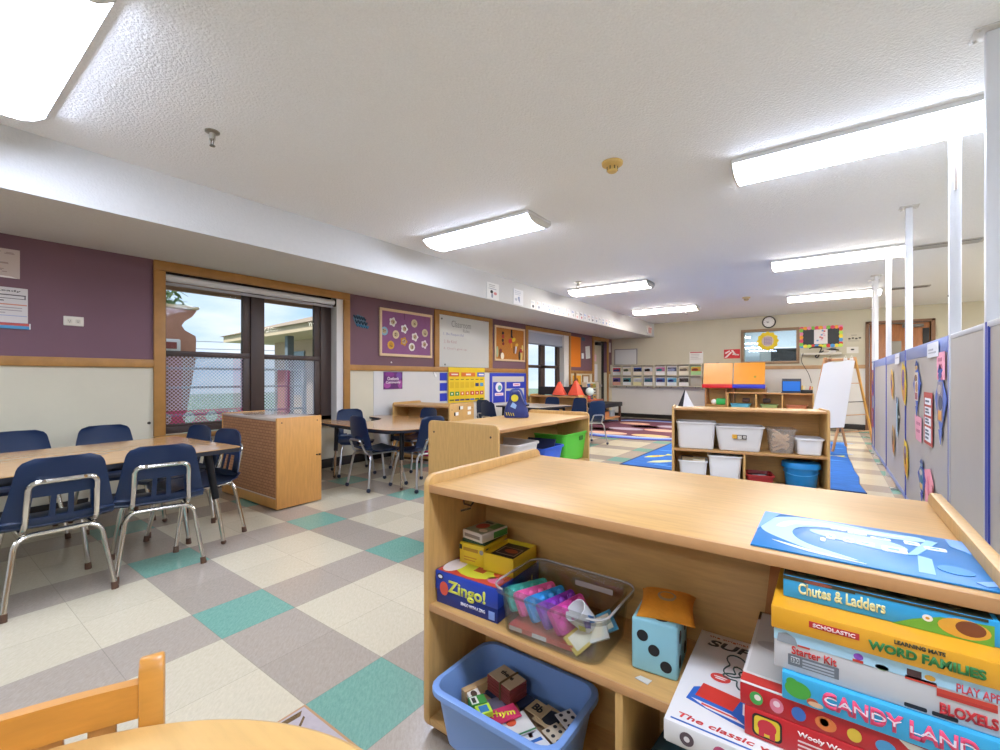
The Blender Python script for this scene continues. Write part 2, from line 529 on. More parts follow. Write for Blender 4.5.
# ---------------------------------------------------------------- window 2 (far, left wall)
w = thing('window_2', 'far sash window with half drawn blue grey blind', 'window', (0, 0, 0)); struct(w)
bm = NB()
for a in ((7.30, 7.36), (7.98, 8.16), (8.68, 8.80)): box(bm, XW-.03, XW+.03, a[0], a[1], .61, 1.99, 0, .004)
box(bm, XW-.03, XW+.03, 7.30, 8.8, .61, .67, 0, .004); box(bm, XW-.03, XW+.03, 7.3, 8.8, 1.93, 1.99, 0, .004); box(bm, XW-.03, XW+.03, 7.3, 8.8, 1.24, 1.30, 0, .004)
obj('window_frame', bm, DARKF, w)
bm = NB(); box(bm, XW-.03, XL, 8.80, 9.02, .60, 1.99); obj('jamb', bm, mat('white_plaster_jamb', '#dcdad6', .7), w, smooth=0)
for y0, y1 in ((7.36, 7.98), (8.16, 8.68)):
    bm = NB(); box(bm, XW-.003, XW+.003, y0, y1, .67, 1.24); box(bm, XW-.003, XW+.003, y0, y1, 1.30, 1.93)
    obj('pane', bm, PANE, w, smooth=0)
t = thing('window_blind', 'blue grey blind drawn part way down the far window', 'blind', (XL-.05, 7.33, 1.97))
bm = NB(); box(bm, -.006, .0, 0, 1.66, -.24, 0); obj('fabric', bm, C('#a9b2c2', .7), t, smooth=0)
bm = NB(); cyl(bm, (0, 0, .0), (0, 1.66, .0), .022, n=12); obj('roll', bm, C('#c9ced8', .6), t)
bm = NB(); box(bm, -.012, .006, 0, 1.66, -.265, -.238, 0, .003); obj('hem_bar', bm, C('#6f7b8e', .5), t)

# ---------------------------------------------------------------- door 1 (left wall, far end)
w = thing('door_1', 'narrow glazed door with posted papers at the far end of left wall', 'door', (0, 0, 0)); struct(w)
bm = NB(); box(bm, XL-.10, XL-.06, D1[0], D1[0]+.62, 0, D1[3], 0, .004); obj('door_leaf', bm, C('#bdb8a4', .6), w)
bm = NB(); box(bm, XL-.12, XL-.08, D1[0]+.62, D1[1], 0, D1[3]); obj('dark_gap', bm, C('#17130f', .7), w)
bm = NB(); box(bm, XL-.06, XL-.052, D1[0]+.10, D1[0]+.36, .95, 1.38, 0); box(bm, XL-.06, XL-.054, D1[0]+.16, D1[0]+.30, 1.45, 1.62, 1)
obj('posted_paper', bm, [C('#dcdce0', .8), C('#d9b9c4', .8)], w, smooth=0)
bm = NB(); box(bm, XL-.06, XL-.02, D1[0]+.06, D1[0]+.58, .80, .86, 0, .01); obj('push_bar', bm, SILVER, w)
bm = NB(); box(bm, XL-.06, XL+.02, D1[0]+.2, D1[0]+.5, 1.86, 1.94, 0, .01); tube(bm, [(XL-.02, D1[0]+.35, 1.93), (XL+.10, D1[0]+.55, 1.96)], .012); obj('door_closer', bm, BLACKM, w)

# ---------------------------------------------------------------- window 3 (back wall, to the next room)
w = thing('window_3', 'wood framed interior window in the back wall', 'window', (0, 0, 0)); struct(w)
TRM = mat('grey_brown_window_trim', '#8f745a', .5, var=.08)
bm = NB()
x0, x1, z0, z1 = -1.604, -.49, 1.345, 2.125
fr(bm, x0, x1, z0, z1, .058, -.1, .03, 0, .005, frame((0, YB, 0), (1, 0, 0), (0, 0, 1)))
obj('window_frame', bm, TRM, w)
bm = NB(); box(bm, W3[0], W3[1], YB+.05, YB+.056, W3[2], W3[3]); obj('pane', bm, glass_mat('inner_glass', '#e9f0f2', .06), w, smooth=0)
# the room beyond that window
bm = NB()
for nm, a in (('wall_next_back', (-3.3, 1.3, 14.2, 14.3, 0, 2.5)), ('wall_next_left', (-3.3, -3.2, YB+WT, 14.2, 0, 2.5)), ('wall_next_right', (1.2, 1.3, YB+WT, 14.2, 0, 2.5)), ('ceiling_next_room', (-3.3, 1.3, YB+WT, 14.3, 2.5, 2.6)), ('floor_next_room', (-3.3, 1.3, YB+WT, 14.3, -.1, 0))):
    bm = NB(); box(bm, *a); struct(obj(nm, bm, C('#cfd6dc', .7), smooth=0))
t = thing('file_cabinet', 'pale grey cabinet seen through the interior window', 'cabinet', (-1.35, 12.6, 0))
bm = NB(); box(bm, 0, .62, 0, .5, 0, 1.69, 0, .01); obj('body', bm, C('#d5d8d8', .5), t)
bm = NB(); box(bm, .03, .3, -.012, 0, .06, 1.66, 0, .006); box(bm, .32, .59, -.012, 0, .06, 1.66, 0, .006); obj('door', bm, C('#dfe1e0', .5), t)
bm = NB(); cyl(bm, (.36, -.02, 1.5), (.36, -.012, 1.5), .02); obj('knob', bm, C('#56595c', .4), t)
t = thing('display_screen', 'dark screen low in the interior window', 'screen', (-.70, 12.2, 1.36))
bm = NB(); box(bm, -.38, .32, 0, .04, 0, .36, 0, .006); obj('panel', bm, C('#2c3038', .3), t)
bm = NB(); box(bm, -.06, .06, .0, .2, -.03, .0); box(bm, -.03, .03, .05, .08, -.8, 0); box(bm, -.25, .25, -.1, .2, -1.36, -1.33); box(bm, -.03, .03, .05, .08, -1.36, 0); obj('stand', bm, C('#2c3038', .4), t)
bm = NB(); prism(bm, scal(-.30, .30, .035, 6, .1), .0, .003, 0, Matrix.Rotation(R(90), 4, 'X') @ T(0, 0, .003)); obj('sticker', bm, C('#8f9aa6'), t, smooth=0)
t = thing('shelf_rack', 'white horizontal shelves seen through the interior window', 'shelf', (-1.1, 13.6, 0))
for z in (1.38, 1.78):
    bm = NB(); box(bm, -.9, .9, 0, .35, z, z+.045, 0, .004); obj('shelf_board', bm, C('#f2f3f4', .5), t)
for x in (-.9, .86):
    bm = NB(); box(bm, x, x+.04, 0, .35, 0, 1.9, 0, .004); obj('upright', bm, C('#e8e9ea', .5), t)

# ---------------------------------------------------------------- door 2 (back wall, right)
w = thing('door_2', 'brown wooden door in the back wall behind white poles', 'door', (0, 0, 0)); struct(w)
DOORW = mat('door_veneer', '#a0663a', .4, var=.18, vscale=6, stretch=(6, 6, 1))
FRM = mat('door_frame_paint', '#7d5a41', .5)
bm = NB(); box(bm, D2[0]-.06, D2[0], YB-.03, YB+.1, 0, D2[3]+.05, 0, .004); box(bm, D2[1], D2[1]+.06, YB-.03, YB+.1, 0, D2[3]+.05, 0, .004); box(bm, D2[0]-.06, D2[1]+.06, YB-.03, YB+.1, D2[3], D2[3]+.05, 0, .004)
obj('door_frame', bm, FRM, w)
bm = NB(); box(bm, D2[0]+.01, D2[1]-.01, YB+.02, YB+.065, .01, D2[3]-.01, 0, .003); obj('door_leaf', bm, DOORW, w)
bm = NB(); box(bm, .98, 1.14, YB+.008, YB+.02, 1.48, 1.75, 0, .003); obj('vision_panel', bm, C('#8f8a80', .25), w)
bm = NB(); box(bm, 1.15, 1.45, YB-.05, YB+.02, 2.0, 2.06, 0, .008); tube(bm, [(1.25, YB-.03, 2.06), (1.05, YB-.16, 2.08), (.95, YB-.02, 2.09)], .012); obj('door_closer', bm, C('#6e6a64', .4), w)
bm = NB(); box(bm, 1.44, 1.53, YB+.005, YB+.02, 1.1, 1.98, 0, .002); obj('edge_plate', bm, C('#1c1a1a', .5), w)

# ---------------------------------------------------------------- floor patch by the round table
bm = NB()
z = .0015
X0, Y0, TL = -2.2707, .7885, .3048
px0, py0 = X0+3*TL, Y0-TL          # one tile towards the camera
prism(bm, [(px0, py0), (px0+TL, py0), (px0+TL, py0+TL), (px0, py0+TL)], 0, z, 1)
prism(bm, [(px0+.008, py0+.012), (px0+TL-.006, py0+.012), (px0+TL-.006, py0+TL-.008), (px0+.008, py0+TL-.008)], z, z+.0006, 0)
def pp(u, v): return (px0+u*TL, py0+v*TL)
for poly in ([(.04, .60), (.10, .58), (.12, .88), (.06, .93)], [(.14, .90), (.17, .90), (.28, .78), (.26, .76)], [(.52, .72), (.62, .86), (.76, .84), (.74, .66), (.70, .45), (.58, .48)], [(.03, .40), (.07, .38), (.07, .55), (.04, .55)]):
    prism(bm, [pp(*q) for q in poly], z, z+.0012, 2)
tag(obj('floor_tile', bm, [mat('pale_lavender_tile', '#b9aeb0', .3, var=.06, vscale=40), C('#b58a62', .6), mat('glue_stain', '#6b5128', .7, var=.5, vscale=120)], smooth=0),
    'loose lavender floor tile with brown glue stains beside the round table', 'floor tile')
# ================================================================== ceiling fittings
DIFF = mat('lit_diffuser', '#ffffff', .4, emit='#dbe6ff', estr=LAMP)
DIFF2 = mat('lit_diffuser_far_boost', '#ffffff', .4, emit='#fff7ee', estr=LAMP*1.22)  # same diffuser, boosted and warmed to brighten the far end
def light_fixture(x0, y, label, L=1.22, W=.36):
    t = thing('ceiling_light', label, 'ceiling light', (x0, y, ZC), 0, 'fluorescent wrap lights on the ceiling')
    bm = NB(); box(bm, 0, L, -W/2, W/2, -.028, 0, 0, .004); obj('housing', bm, WHITEM, t)
    prof = []
    for k in range(9):
        a = -1+2*k/8
        prof.append((a*W/2*.985, -.028-.052*(1-abs(a)**4)))
    bm = NB(); loft(bm, [[(.012, p[0], p[1]) for p in prof], [(L-.012, p[0], p[1]) for p in prof]])
    obj('diffuser', bm, DIFF2 if y > 5.5 else DIFF, t)
    for x in (0, L-.012):
        bm = NB(); prism(bm, [(p[0]*1.015, p[1]-.004) for p in prof]+[(W/2, 0), (-W/2, 0)], 0, .012, 0, frame((x, 0, 0), (0, 1, 0), (0, 0, 1)))
        obj('end_cap', bm, C('#cfcdc8', .5), t)
    return t
light_fixture(-3.24, .29, 'wide lit ceiling light cut by the top left corner')
light_fixture(-3.17, 3.23, 'lit ceiling light at centre above the whiteboard side')
light_fixture(-3.24, 6.36, 'lit ceiling light below the hanging sprinkler, near the card strip')
light_fixture(-3.20, 9.05, 'small far lit ceiling light by the exit sign')
light_fixture(-.49, 3.27, 'large lit ceiling light crossing the white poles at right', 2.44, .34)
light_fixture(-.54, 6.25, 'second lit ceiling light from the viewer in the right row')
light_fixture(-.555, 9.05, 'farthest lit ceiling light in the right row')
# the same rows go on over the part of the room around and behind the viewer, and beyond the partition
for x, y in ((-.49, .29), (-3.24, -2.7), (-.49, -2.7), (2.2, .29), (2.2, 3.27), (2.2, 6.25), (2.2, 9.05)):
    light_fixture(x, y, 'ceiling light outside the frame of the photo')

def sprinkler(x, y, label, s=1.):
    t = thing('ceiling_sprinkler', label, 'sprinkler', (x, y, ZC), 0, 'ceiling sprinklers')
    bm = NB(); lathe(bm, [(.036*s, 0), (.036*s, -.006), (.02*s, -.012)]); obj('escutcheon', bm, C('#a9a69c', .3, metal=1.), t)
    bm = NB(); cyl(bm, (0, 0, -.012), (0, 0, -.045*s), .015*s, n=12); obj('body', bm, C('#bdbab0', .35, metal=1.), t)
    bm = NB()
    for a in (-1, 1): tube(bm, [(a*.014*s, 0, -.045*s), (a*.017*s, 0, -.06*s), (a*.006*s, 0, -.078*s)], .003)
    lathe(bm, [(.014*s, -.078*s), (.014*s, -.081*s)], 12); obj('deflector', bm, C('#77746c', .35, metal=1.), t)
sprinkler(-2.74, 1.05, 'sprinkler head on ceiling right of the corner light', 1.)
sprinkler(-2.873, 5.794, 'thin sprinkler hanging just behind the middle ceiling light', 1.3)
sprinkler(.55, 8.7, 'far sprinkler head between the white poles')
sprinkler(-2.35, 9.7, 'far sprinkler head below the small light near the exit sign', .9)
def smoke(x, y, col, label):
    t = thing('smoke_detector', label, 'smoke detector', (x, y, ZC))
    bm = NB(); lathe(bm, [(.066, 0), (.064, -.014), (.045, -.026), (.03, -.028)], 24); obj('base', bm, C(col, .5), t)
    bm = NB(); lathe(bm, [(.034, -.026), (.034, -.05), (.026, -.06), (.0005, -.061)], 20); obj('sensor', bm, C(col, .45), t)
    bm = NB()
    for k in range(8):
        a = k*PI/4; box(bm, .033, .036, -.004, .004, -.05, -.03, 0, 0, Matrix.Rotation(a, 4, 'Z'))
    obj('slots', bm, C('#6b5a2a'), t)
smoke(-1.10, 2.70, '#d8b569', 'yellowed smoke detector on the bare middle of ceiling')
smoke(-1.12, 8.6, '#cbb68a', 'far beige smoke detector left of the far right light')
t = thing('ceiling_vent', 'grey ceiling vent between two white poles', 'vent', (.62, 6.35, ZC))
bm = NB(); box(bm, 0, .62, -.1, .1, -.008, 0, 0, .002); obj('frame', bm, C('#b9b7b4', .5), t)
bm = NB(); box(bm, .03, .59, -.075, .075, -.0095, -.007); obj('backing', bm, C('#3a3836'), t, smooth=0)
for k in range(4):
    bm = NB(); box(bm, .03, .59, -.062+k*.038, -.045+k*.038, -.016, -.009); obj('slat', bm, C('#bcbab7', .5), t, smooth=0)
t = thing('ceiling_vent', 'far small ceiling vent beyond the right row lights', 'vent', (.72, 9.1, ZC))
bm = NB(); box(bm, 0, .5, -.08, .08, -.01, 0, 0, .002); obj('frame', bm, C('#a19f9b', .5), t)
bm = NB(); box(bm, .03, .47, -.055, .055, -.0125, -.009); obj('backing', bm, C('#4a4846'), t, smooth=0)

t = thing('exit_sign', 'white exit sign with red letters on end of the soffit', 'sign', M=SF(11.05, 2.19))
bm = NB(); box(bm, -.14, .14, -.095, .115, 0, .04, 0, .006); obj('case', bm, C('#e4dcd8', .5), t)
lettering(t, 'EXIT', C('#d05648'), T(0, .01, .0405), width=.22, height=.12, bold=.02)

# ================================================================== things on the left wall (from the viewer outwards)
def sheet(name, label, cat, M, w, h, cols, extra=None, group=None, th=.003):
    """a sheet of paper / card as one mesh with printed areas; extra(bm) adds prints above z=th"""
    bm = NB(); box(bm, -w/2, w/2, -h/2, h/2, 0, th)
    if extra: extra(bm, th, th+.0006)
    o = obj(name, bm, [C(c, .75) for c in cols], None, smooth=0)
    o.matrix_world = M
    return tag(o, label, cat, group)
def lines(bm, z0, z1, x0, x1, y0, y1, n, mi, seed=0, hh=.35):
    rnd = random.Random(seed)
    for k in range(n):
        y = y1-(k+.5)*(y1-y0)/n; d = (y1-y0)/n*hh/2
        box(bm, x0, x0+(x1-x0)*rnd.uniform(.65, 1), y-d, y+d, z0, z1, mi)

def ex(bm, a, b):
    rnd = random.Random(3)
    for k in range(22):
        x, y = rnd.uniform(-.12, .10), rnd.uniform(-.08, .09); box(bm, x, x+rnd.uniform(.02, .05), y, y+.006, a, b, 1)
    prism(bm, ell(.035, -.04, .03, .025), a, b, 2)
    prism(bm, [(-.16, -.1025), (.15, -.1025), (.12, -.092), (.04, -.088), (0, -.096), (-.16, -.086)], a, b, 3)
sheet('notice_sheet', 'small map like notice at upper left edge of the mauve wall', 'notice', LW(.39, 1.862), .32, .205, ['#c2b3ac', '#9f8d88', '#cf8f98', '#e9e5e0'], ex)
def ex(bm, a, b):
    box(bm, -.14, .135, .068, .075, a, b, 1); box(bm, -.14, .135, .045, .049, a, b, 1); box(bm, -.03, -.026, .0495, .0675, a, b, 1); box(bm, .128, .134, .0495, .0675, a, b, 1)
    lines(bm, a, b, -.14, .1, .02, .04, 1, 1, 1)
    box(bm, -.14, .14, .0, .008, a, b, 2); lines(bm, a, b, -.14, .12, -.065, -.01, 3, 3, 2); box(bm, -.14, .14, -.078, -.073, a, b, 4)
o = sheet('wall_chart', 'white lesson chart with red and blue bottom bands on mauve wall', 'chart', LW(.445, 1.568), .29, .25, ['#d6d2d0', '#544c4e', '#d08a72', '#a89da0', '#9aa5c8'], ex)
lettering(o, 't Ready', C('#2e2626'), T(.03, .100, .0036), width=.16, height=.018, bold=.01)
bm = NB(); box(bm, -.145, .155, -.168, -.127, .0, .012, 1); box(bm, -.145, .150, -.146, -.128, .012, .0126, 0); box(bm, .151, .158, -.168, -.127, .012, .0126, 2)
obj('bottom_band', bm, [C('#c0524a'), C('#4a93c0'), C('#e8e8ea')], o, smooth=0)
t = thing('wall_outlet', 'cream outlet plate on the mauve wall left of window', 'outlet', M=LW(.835, 1.485))
bm = NB(); box(bm, -.058, .058, -.036, .036, 0, .007, 0, .003); obj('plate', bm, C('#dcd6c8', .4), t)
bm = NB()
for x in (-.024, .024):
    prism(bm, rrect(x-.015, x+.015, -.017, .017, .006), .007, .009, 0)
    box(bm, x-.006, x-.004, -.004, .008, .009, .0095, 1); box(bm, x+.004, x+.006, -.004, .008, .009, .0095, 1); prism(bm, ell(x, -.009, .003), .009, .0095, 1)
obj('socket', bm, [C('#cfc8b8', .4), C('#2b2724')], t, smooth=0)
bm = NB(); prism(bm, ell(0, 0, .012), 0, .008); o = tag(obj('wall_hook', bm, C('#2a2624')), 'small dark hook on cream wall beside the near window', 'hook'); o.matrix_world = LW(1.31, .66)

# teal script word cut-out, its two lines drawn as brush strokes
bm = NB()
for yy, n, s, amp in ((.045, 5, 0, .017), (-.012, 4, 1, .02), (-.055, 5, 2, .013)):
    pts = []
    for k in range(n*6+1):
        q = k/(n*6); pts.append((-.10+.035*s*.6+q*.18, yy+amp*math.sin(q*n*2*PI+s)-.02*q, .004))
    tube(bm, pts, .0095, 6, 0 if s < 2 else 1)
prism(bm, [(-.11, .03), (-.04, .075), (.06, .05), (.09, -.03), (.11, -.075), (.03, -.09), (-.07, -.05)], 0, .003, 2)
o = tag(obj('word_cutout', bm, [C('#123a4e', .5), C('#1f6e94', .5), C('#4d6f86', .6)]), 'blue cut out of handwritten words on mauve wall right of window', 'wall sign'); o.matrix_world = LW(3.46, 1.755)

# pin board with paper flowers
t = thing('pin_board', 'purple pin board in a light wood frame dotted with paper flowers', 'board', M=LW(4.22, 1.645))
bm = NB(); box(bm, -.45, .45, -.29, .29, 0, .012); obj('backing', bm, mat('purple_felt', '#8d5c86', .9, var=.06, vscale=8), t, smooth=0)
bm = NB()
fr(bm, -.475, .475, -.315, .315, .035, 0, .025, 0, .004)
obj('frame', bm, C('#dcc09a', .5), t)
FL = [(3.964, 1.789, '#ddd6cf', 0, 'upper left white paper flower'), (4.165, 1.713, '#eceaea', 0, 'white paper flower on a dark thread at centre'), (4.349, 1.806, '#cdbb9a', 1, 'upper right tan round paper flower'),
      (3.823, 1.657, '#7fb0c6', 1, 'light blue round paper flower at left edge'), (4.016, 1.626, '#d9c7a0', 1, 'cream round paper flower left of centre'), (3.931, 1.48, '#d2a040', 1, 'mustard round paper flower at bottom left'),
      (4.156, 1.541, '#c98f2e', 0, 'mustard square petal flower below centre'), (4.359, 1.617, '#e6ddd8', 0, 'white petal flower right of centre'), (4.302, 1.473, '#e8e6df', 1, 'white round flower at bottom centre right'),
      (4.552, 1.688, '#cfc09c', 1, 'tan round flower at right edge'), (4.542, 1.522, '#e3d3da', 0, 'pinkish white flower in lower right corner')]
for y, z, c, rd, lb in FL:
    bm = NB()
    prism(bm, scal(0, 0, .056, 5 if rd == 0 else 12, .16 if rd == 0 else .03), 0, .003, 0)
    rnd = random.Random(int(y*1000))
    prism(bm, ell(0, 0, .034), .003, .004, 1)
    for k in range(3):
        x2, y2 = rnd.uniform(-.018, .018), rnd.uniform(-.018, .018); prism(bm, ell(x2, y2, .011, .007), .004, .0046, 2+k % 2)
    o = tag(obj('paper_flower', bm, [C(c, .8), C('#b9a888' if c != '#d2a040' else '#c08a2c', .8), C('#6d4f34'), C('#a8484a') if rd == 0 else C('#7a6a3a')], smooth=0), lb+' on the purple board', 'paper flower', 'paper flowers on the purple board')
    o.matrix_world = LW(y, z, .016)
bm = NB(); tube(bm, [(0, .10, 0), (.004, -.02, 0)], .0022, 6); o = tag(obj('thread', bm, C('#3a2b33')), 'dark thread above the middle paper flower', 'thread'); o.matrix_world = LW(4.165, 1.86, .018)
bm = NB(); prism(bm, ell(0, 0, .011), 0, .004); o = tag(obj('thumb_tack', bm, C('#e6e4e4')), 'white tack on mauve wall below the purple board', 'tack'); o.matrix_world = LW(3.95, 1.25)

# white writing board
t = thing('whiteboard', 'tall whiteboard with faint classroom rules between wood strips', 'whiteboard', M=LW(5.455, 1.605))
bm = NB(); box(bm, -.60, .60, -.395, .392, 0, .010, 0, .003); obj('panel', bm, C('#cdcecb', .28), t)
bm = NB(); box(bm, -.605, -.59, -.395, .392, .0, .014); box(bm, .59, .605, -.395, .392, 0, .014); obj('edge', bm, C('#dedad0', .5), t, smooth=0)
INKG, INKB, INKR = C('#8f918f', .7), C('#8c93b8', .7), C('#b99a9c', .7)
for s, x, y, w, h, m in (('Classroom', -.10, .275, .46, .10, INKG), ('Rules', .02, .185, .16, .05, INKG), ('1. Be Respectful', -.28, .105, .46, .05, INKB), ('2. Be Kind', -.36, -.005, .28, .045, INKR), ('3. Don\'t give up', -.24, -.115, .54, .042, INKR)):
    lettering(t, s, m, T(x, y, .0102), width=w, height=h, name='handwriting', ext=.0004)
bm = NB(); 
for x, y in ((-.55, .33), (-.48, -.36)): prism(bm, ell(x, y, .014), .010, .016)
obj('magnet', bm, C('#5d5f60'), t, smooth=0)

# cork board with puppets
t = thing('cork_board', 'cork board with hanging puppets and fruit cut outs', 'board', M=LW(6.705, 1.655))
bm = NB(); box(bm, -.45, .45, -.28, .28, 0, .012); obj('backing', bm, mat('cork', '#b4742f', .9, var=.12, vscale=40), t, smooth=0)
bm = NB()
fr(bm, -.48, .48, -.315, .31, .035, 0, .025, 0, .004)
obj('frame', bm, C('#dcc09a', .5), t)
def cut(name, label, y, z, polys, cols, grp='cut outs pinned on the cork board'):
    bm = NB()
    for k, (p, mi) in enumerate(polys): prism(bm, p, 0, .004+.0008*k, mi)
    o = tag(obj(name, bm, [C(c, .75) for c in cols], smooth=0), label, 'cut out', grp); o.matrix_world = LW(y, z, .016)
cut('paper_chain', 'dark red and black paper figure at left of cork board', 6.47, 1.74, [(ell(0, .10, .03, .028), 0), (ell(.005, .04, .034, .036), 1), (ell(-.005, -.03, .026, .03), 0), (ell(.01, -.09, .03, .028), 2)], ['#2a1d22', '#a83a34', '#7d2626'])
cut('paper_boot', 'black boot shaped cut out at top of cork board', 6.745, 1.845, [([(-.025, .08), (.015, .08), (.018, -.03), (.04, -.07), (-.03, -.07)], 0)], ['#1e1a1c'])
cut('paper_bird', 'red and yellow paper bird in the middle of cork board', 6.76, 1.71, [(ell(-.06, .0, .055, .045), 0), (ell(.05, .03, .06, .035, rot=.4), 1), (ell(-.03, -.08, .03, .05), 2)], ['#c23a3c', '#dcbf2c', '#d68b28'])
cut('paper_pencil', 'yellow and silver pencil cut out below the paper bird', 6.85, 1.58, [([(.02, .08), (.07, .06), (.03, -.09), (0, -.09)], 0), (ell(.06, .07, .05, .03, rot=.3), 1), (ell(-.03, -.02, .028, .07), 2)], ['#c9cdd2', '#e0b542', '#8a5a2a'])
cut('paper_cactus', 'green and white puppet in lower left corner of cork board', 6.40, 1.47, [(ell(-.10, .03, .03, .10), 0), (ell(.0, .0, .04, .07), 1), (ell(.05, -.04, .05, .06), 2), (ell(.0, .06, .035, .03), 3)], ['#9fb08a', '#6b4a2c', '#e8e2cf', '#7a3a30'])
cut('paper_rooster', 'yellow and black puppet in lower right corner of cork board', 7.03, 1.50, [(ell(.03, -.02, .04, .13), 0), (ell(-.03, -.05, .03, .09), 1), (ell(.02, .05, .05, .04), 2), (ell(.07, .10, .03, .06), 0)], ['#d7c070', '#3a2e22', '#a8302e'])

# lower wall: purple sign, calendar, blue board
t = thing('poster', 'small purple poster with white words under the purple board', 'poster', M=LW(3.975, 1.008, .008))
bm = NB(); box(bm, -.16, .16, -.115, .115, 0, .004, 0); 
for k, (x, y, rx, ry, mi) in enumerate(((-.10, -.06, .06, .04, 1), (.10, .06, .05, .05, 2), (.12, -.05, .04, .06, 1), (-.06, .08, .08, .03, 3))): prism(bm, ell(x, y, rx, ry), .004, .0042+.0002*k, mi)
obj('card', bm, [C('#5a1468', .5), C('#9a4496', .5), C('#6a3a92', .5), C('#7c1a7c', .5)], t, smooth=0)
lettering(t, 'Outlook', C('#f3e4ef'), T(.0, .025, .0052), width=.20, height=.045, bold=.02)
lettering(t, 'Community', C('#f3e4ef'), T(.0, -.028, .0052), width=.25, height=.045, bold=.02)
bm = NB(); prism(bm, [(-.03, .04), (.04, -.02), (.03, -.045), (.0, -.04), (-.02, .0)], 0, .01); o = tag(obj('paper_scrap', bm, C('#eeeeee')), 'torn white paper scrap on wall left of the blue squares', 'paper'); o.matrix_world = LW(4.76, 1.10, .007)
for k in range(3):
    sheet('blue_card', '%s plain blue square card left of the yellow calendar' % ('top', 'middle', 'bottom')[k], 'card', LW(4.945, 1.06-.155*k, .008), .155, .118, ['#2438b8'], group='blue square cards left of the calendar')
t = thing('calendar_chart', 'yellow pocket calendar chart with coloured day cards', 'calendar', M=LW(5.475, .93, .03))
bm = NB(); box(bm, -.445, .445, -.275, .275, 0, .006); obj('chart', bm, mat('yellow_vinyl', '#e6c41e', .4, var=.04), t, smooth=0)
CDC = ('#c8542a', '#d9742a', '#2a5ec4', '#1f2c6e', '#2c8a4a', '#c8302e', '#d9b41a', '#f2e6da', '#6b6a26', '#3a8ad0', '#a8306a', '#1d5c30')
def cc(x, y, w, h, mi, d=.003):
    bm = NB(); box(bm, x-w/2, x+w/2, y-h/2, y+h/2, .006, .006+d); obj('day_card', bm, C(CDC[mi], .6), t, smooth=0)
cc(-.32, .165, .22, .065, 0); cc(.02, .165, .34, .065, 1); cc(.34, .165, .19, .07, 2)
cc(-.31, .165, .15, .02, 7, .004); cc(.02, .165, .12, .025, 7, .004); cc(.35, .165, .13, .025, 7, .004)
for k in range(7): cc(-.37+k*.122, .085, .07, .012, 8)
for k in range(5): cc(-.37+k*.122, -.0, .095, .095, 6, .001)
for k in range(2): cc(.24+k*.122, -.0, .085, .055, 3 if k == 0 else 9)
for k, mi in enumerate((4, 4, 1, 1, 5, 5, 10)): cc(-.37+k*.122, -.135, .088, .06, mi); cc(-.37+k*.122, -.135, .03, .025, 7, .004)
for k, mi in enumerate((8, 3, 3, 3, 2, 11, 11)): cc(-.37+k*.122, -.235, .10, .025, mi)
t = thing('display_board', 'royal blue bordered display board behind the bag', 'board', M=LW(6.66, .865, .01))
bm = NB(); box(bm, -.57, .57, -.26, .26, 0, .006, 0); box(bm, -.50, .50, -.26, .20, .006, .0066, 1); box(bm, -.48, -.13, -.26, .10, .0066, .0072, 0); box(bm, -.08, .50, -.02, .10, .0066, .0072, 0); box(bm, -.10, .2, -.26, -.06, .0066, .0072, 0)
obj('backing', bm, [C('#2036b4', .6), C('#c6c3bd', .7)], t, smooth=0)
bm = NB(); prism(bm, ell(-.31, .01, .10, .085), .0072, .009, 0); prism(bm, ell(-.29, -.0, .055, .045), .009, .0096, 1)
box(bm, -.43, -.18, -.14, -.09, .0072, .009, 2); box(bm, .13, .36, .02, .075, .0072, .009, 2); box(bm, .17, .32, .04, .055, .009, .0096, 3); box(bm, -.39, -.22, -.12, -.11, .009, .0096, 3)
obj('labels', bm, [C('#eaeaf0'), C('#5aa0a8'), C('#f2dbe6'), C('#c85a88')], t, smooth=0)
sheet('orange_paper', 'tall bright orange paper on mauve wall beside the far window', 'paper', LW(9.36, 1.635), .50, .70, ['#e2801c'])
sheet('orange_picture', 'yellow orange picture sheet on the low wall beside the far window', 'picture', LW(9.40, .92, .01), .42, .34, ['#e0a024', '#8a4a1a'], lambda bm, a, b: (prism(bm, ell(0, .05, .07, .06), a, b, 1), prism(bm, ell(0, -.07, .1, .05), a, b, 1)))
sheet('white_paper_sheet', 'white slanted paper on mauve wall between orange paper and far door', 'paper', LW(10.0, 1.65) @ Matrix.Rotation(.12, 4, 'Z'), .24, .30, ['#d5d8d6'])
sheet('switch_plate', 'small white plate on mauve wall near the far door', 'switch', LW(9.72, 1.555), .12, .13, ['#e8e8e6'])
sheet('blue_badge', 'small dark blue round badge sheet at top of the far mauve wall', 'badge', LW(9.75, 1.955), .16, .08, ['#3c5a72'])
sheet('door_notice', 'pale notice on the mauve strip right of the far door', 'notice', LW(11.36, 1.84), .12, .26, ['#cfc6c4'])
t = thing('framed_sheet', 'empty thin wood frame on the low wall near the far door', 'frame', M=LW(9.86, .86, .01))
bm = NB()
fr(bm, -.18, .18, -.24, .24, .03, 0, .02)
obj('border', bm, C('#9a7034', .5), t, smooth=0)
bm = NB(); box(bm, -.15, .15, -.24, .21, 0, .006); obj('sheet', bm, C('#d3d1cb'), t, smooth=0)

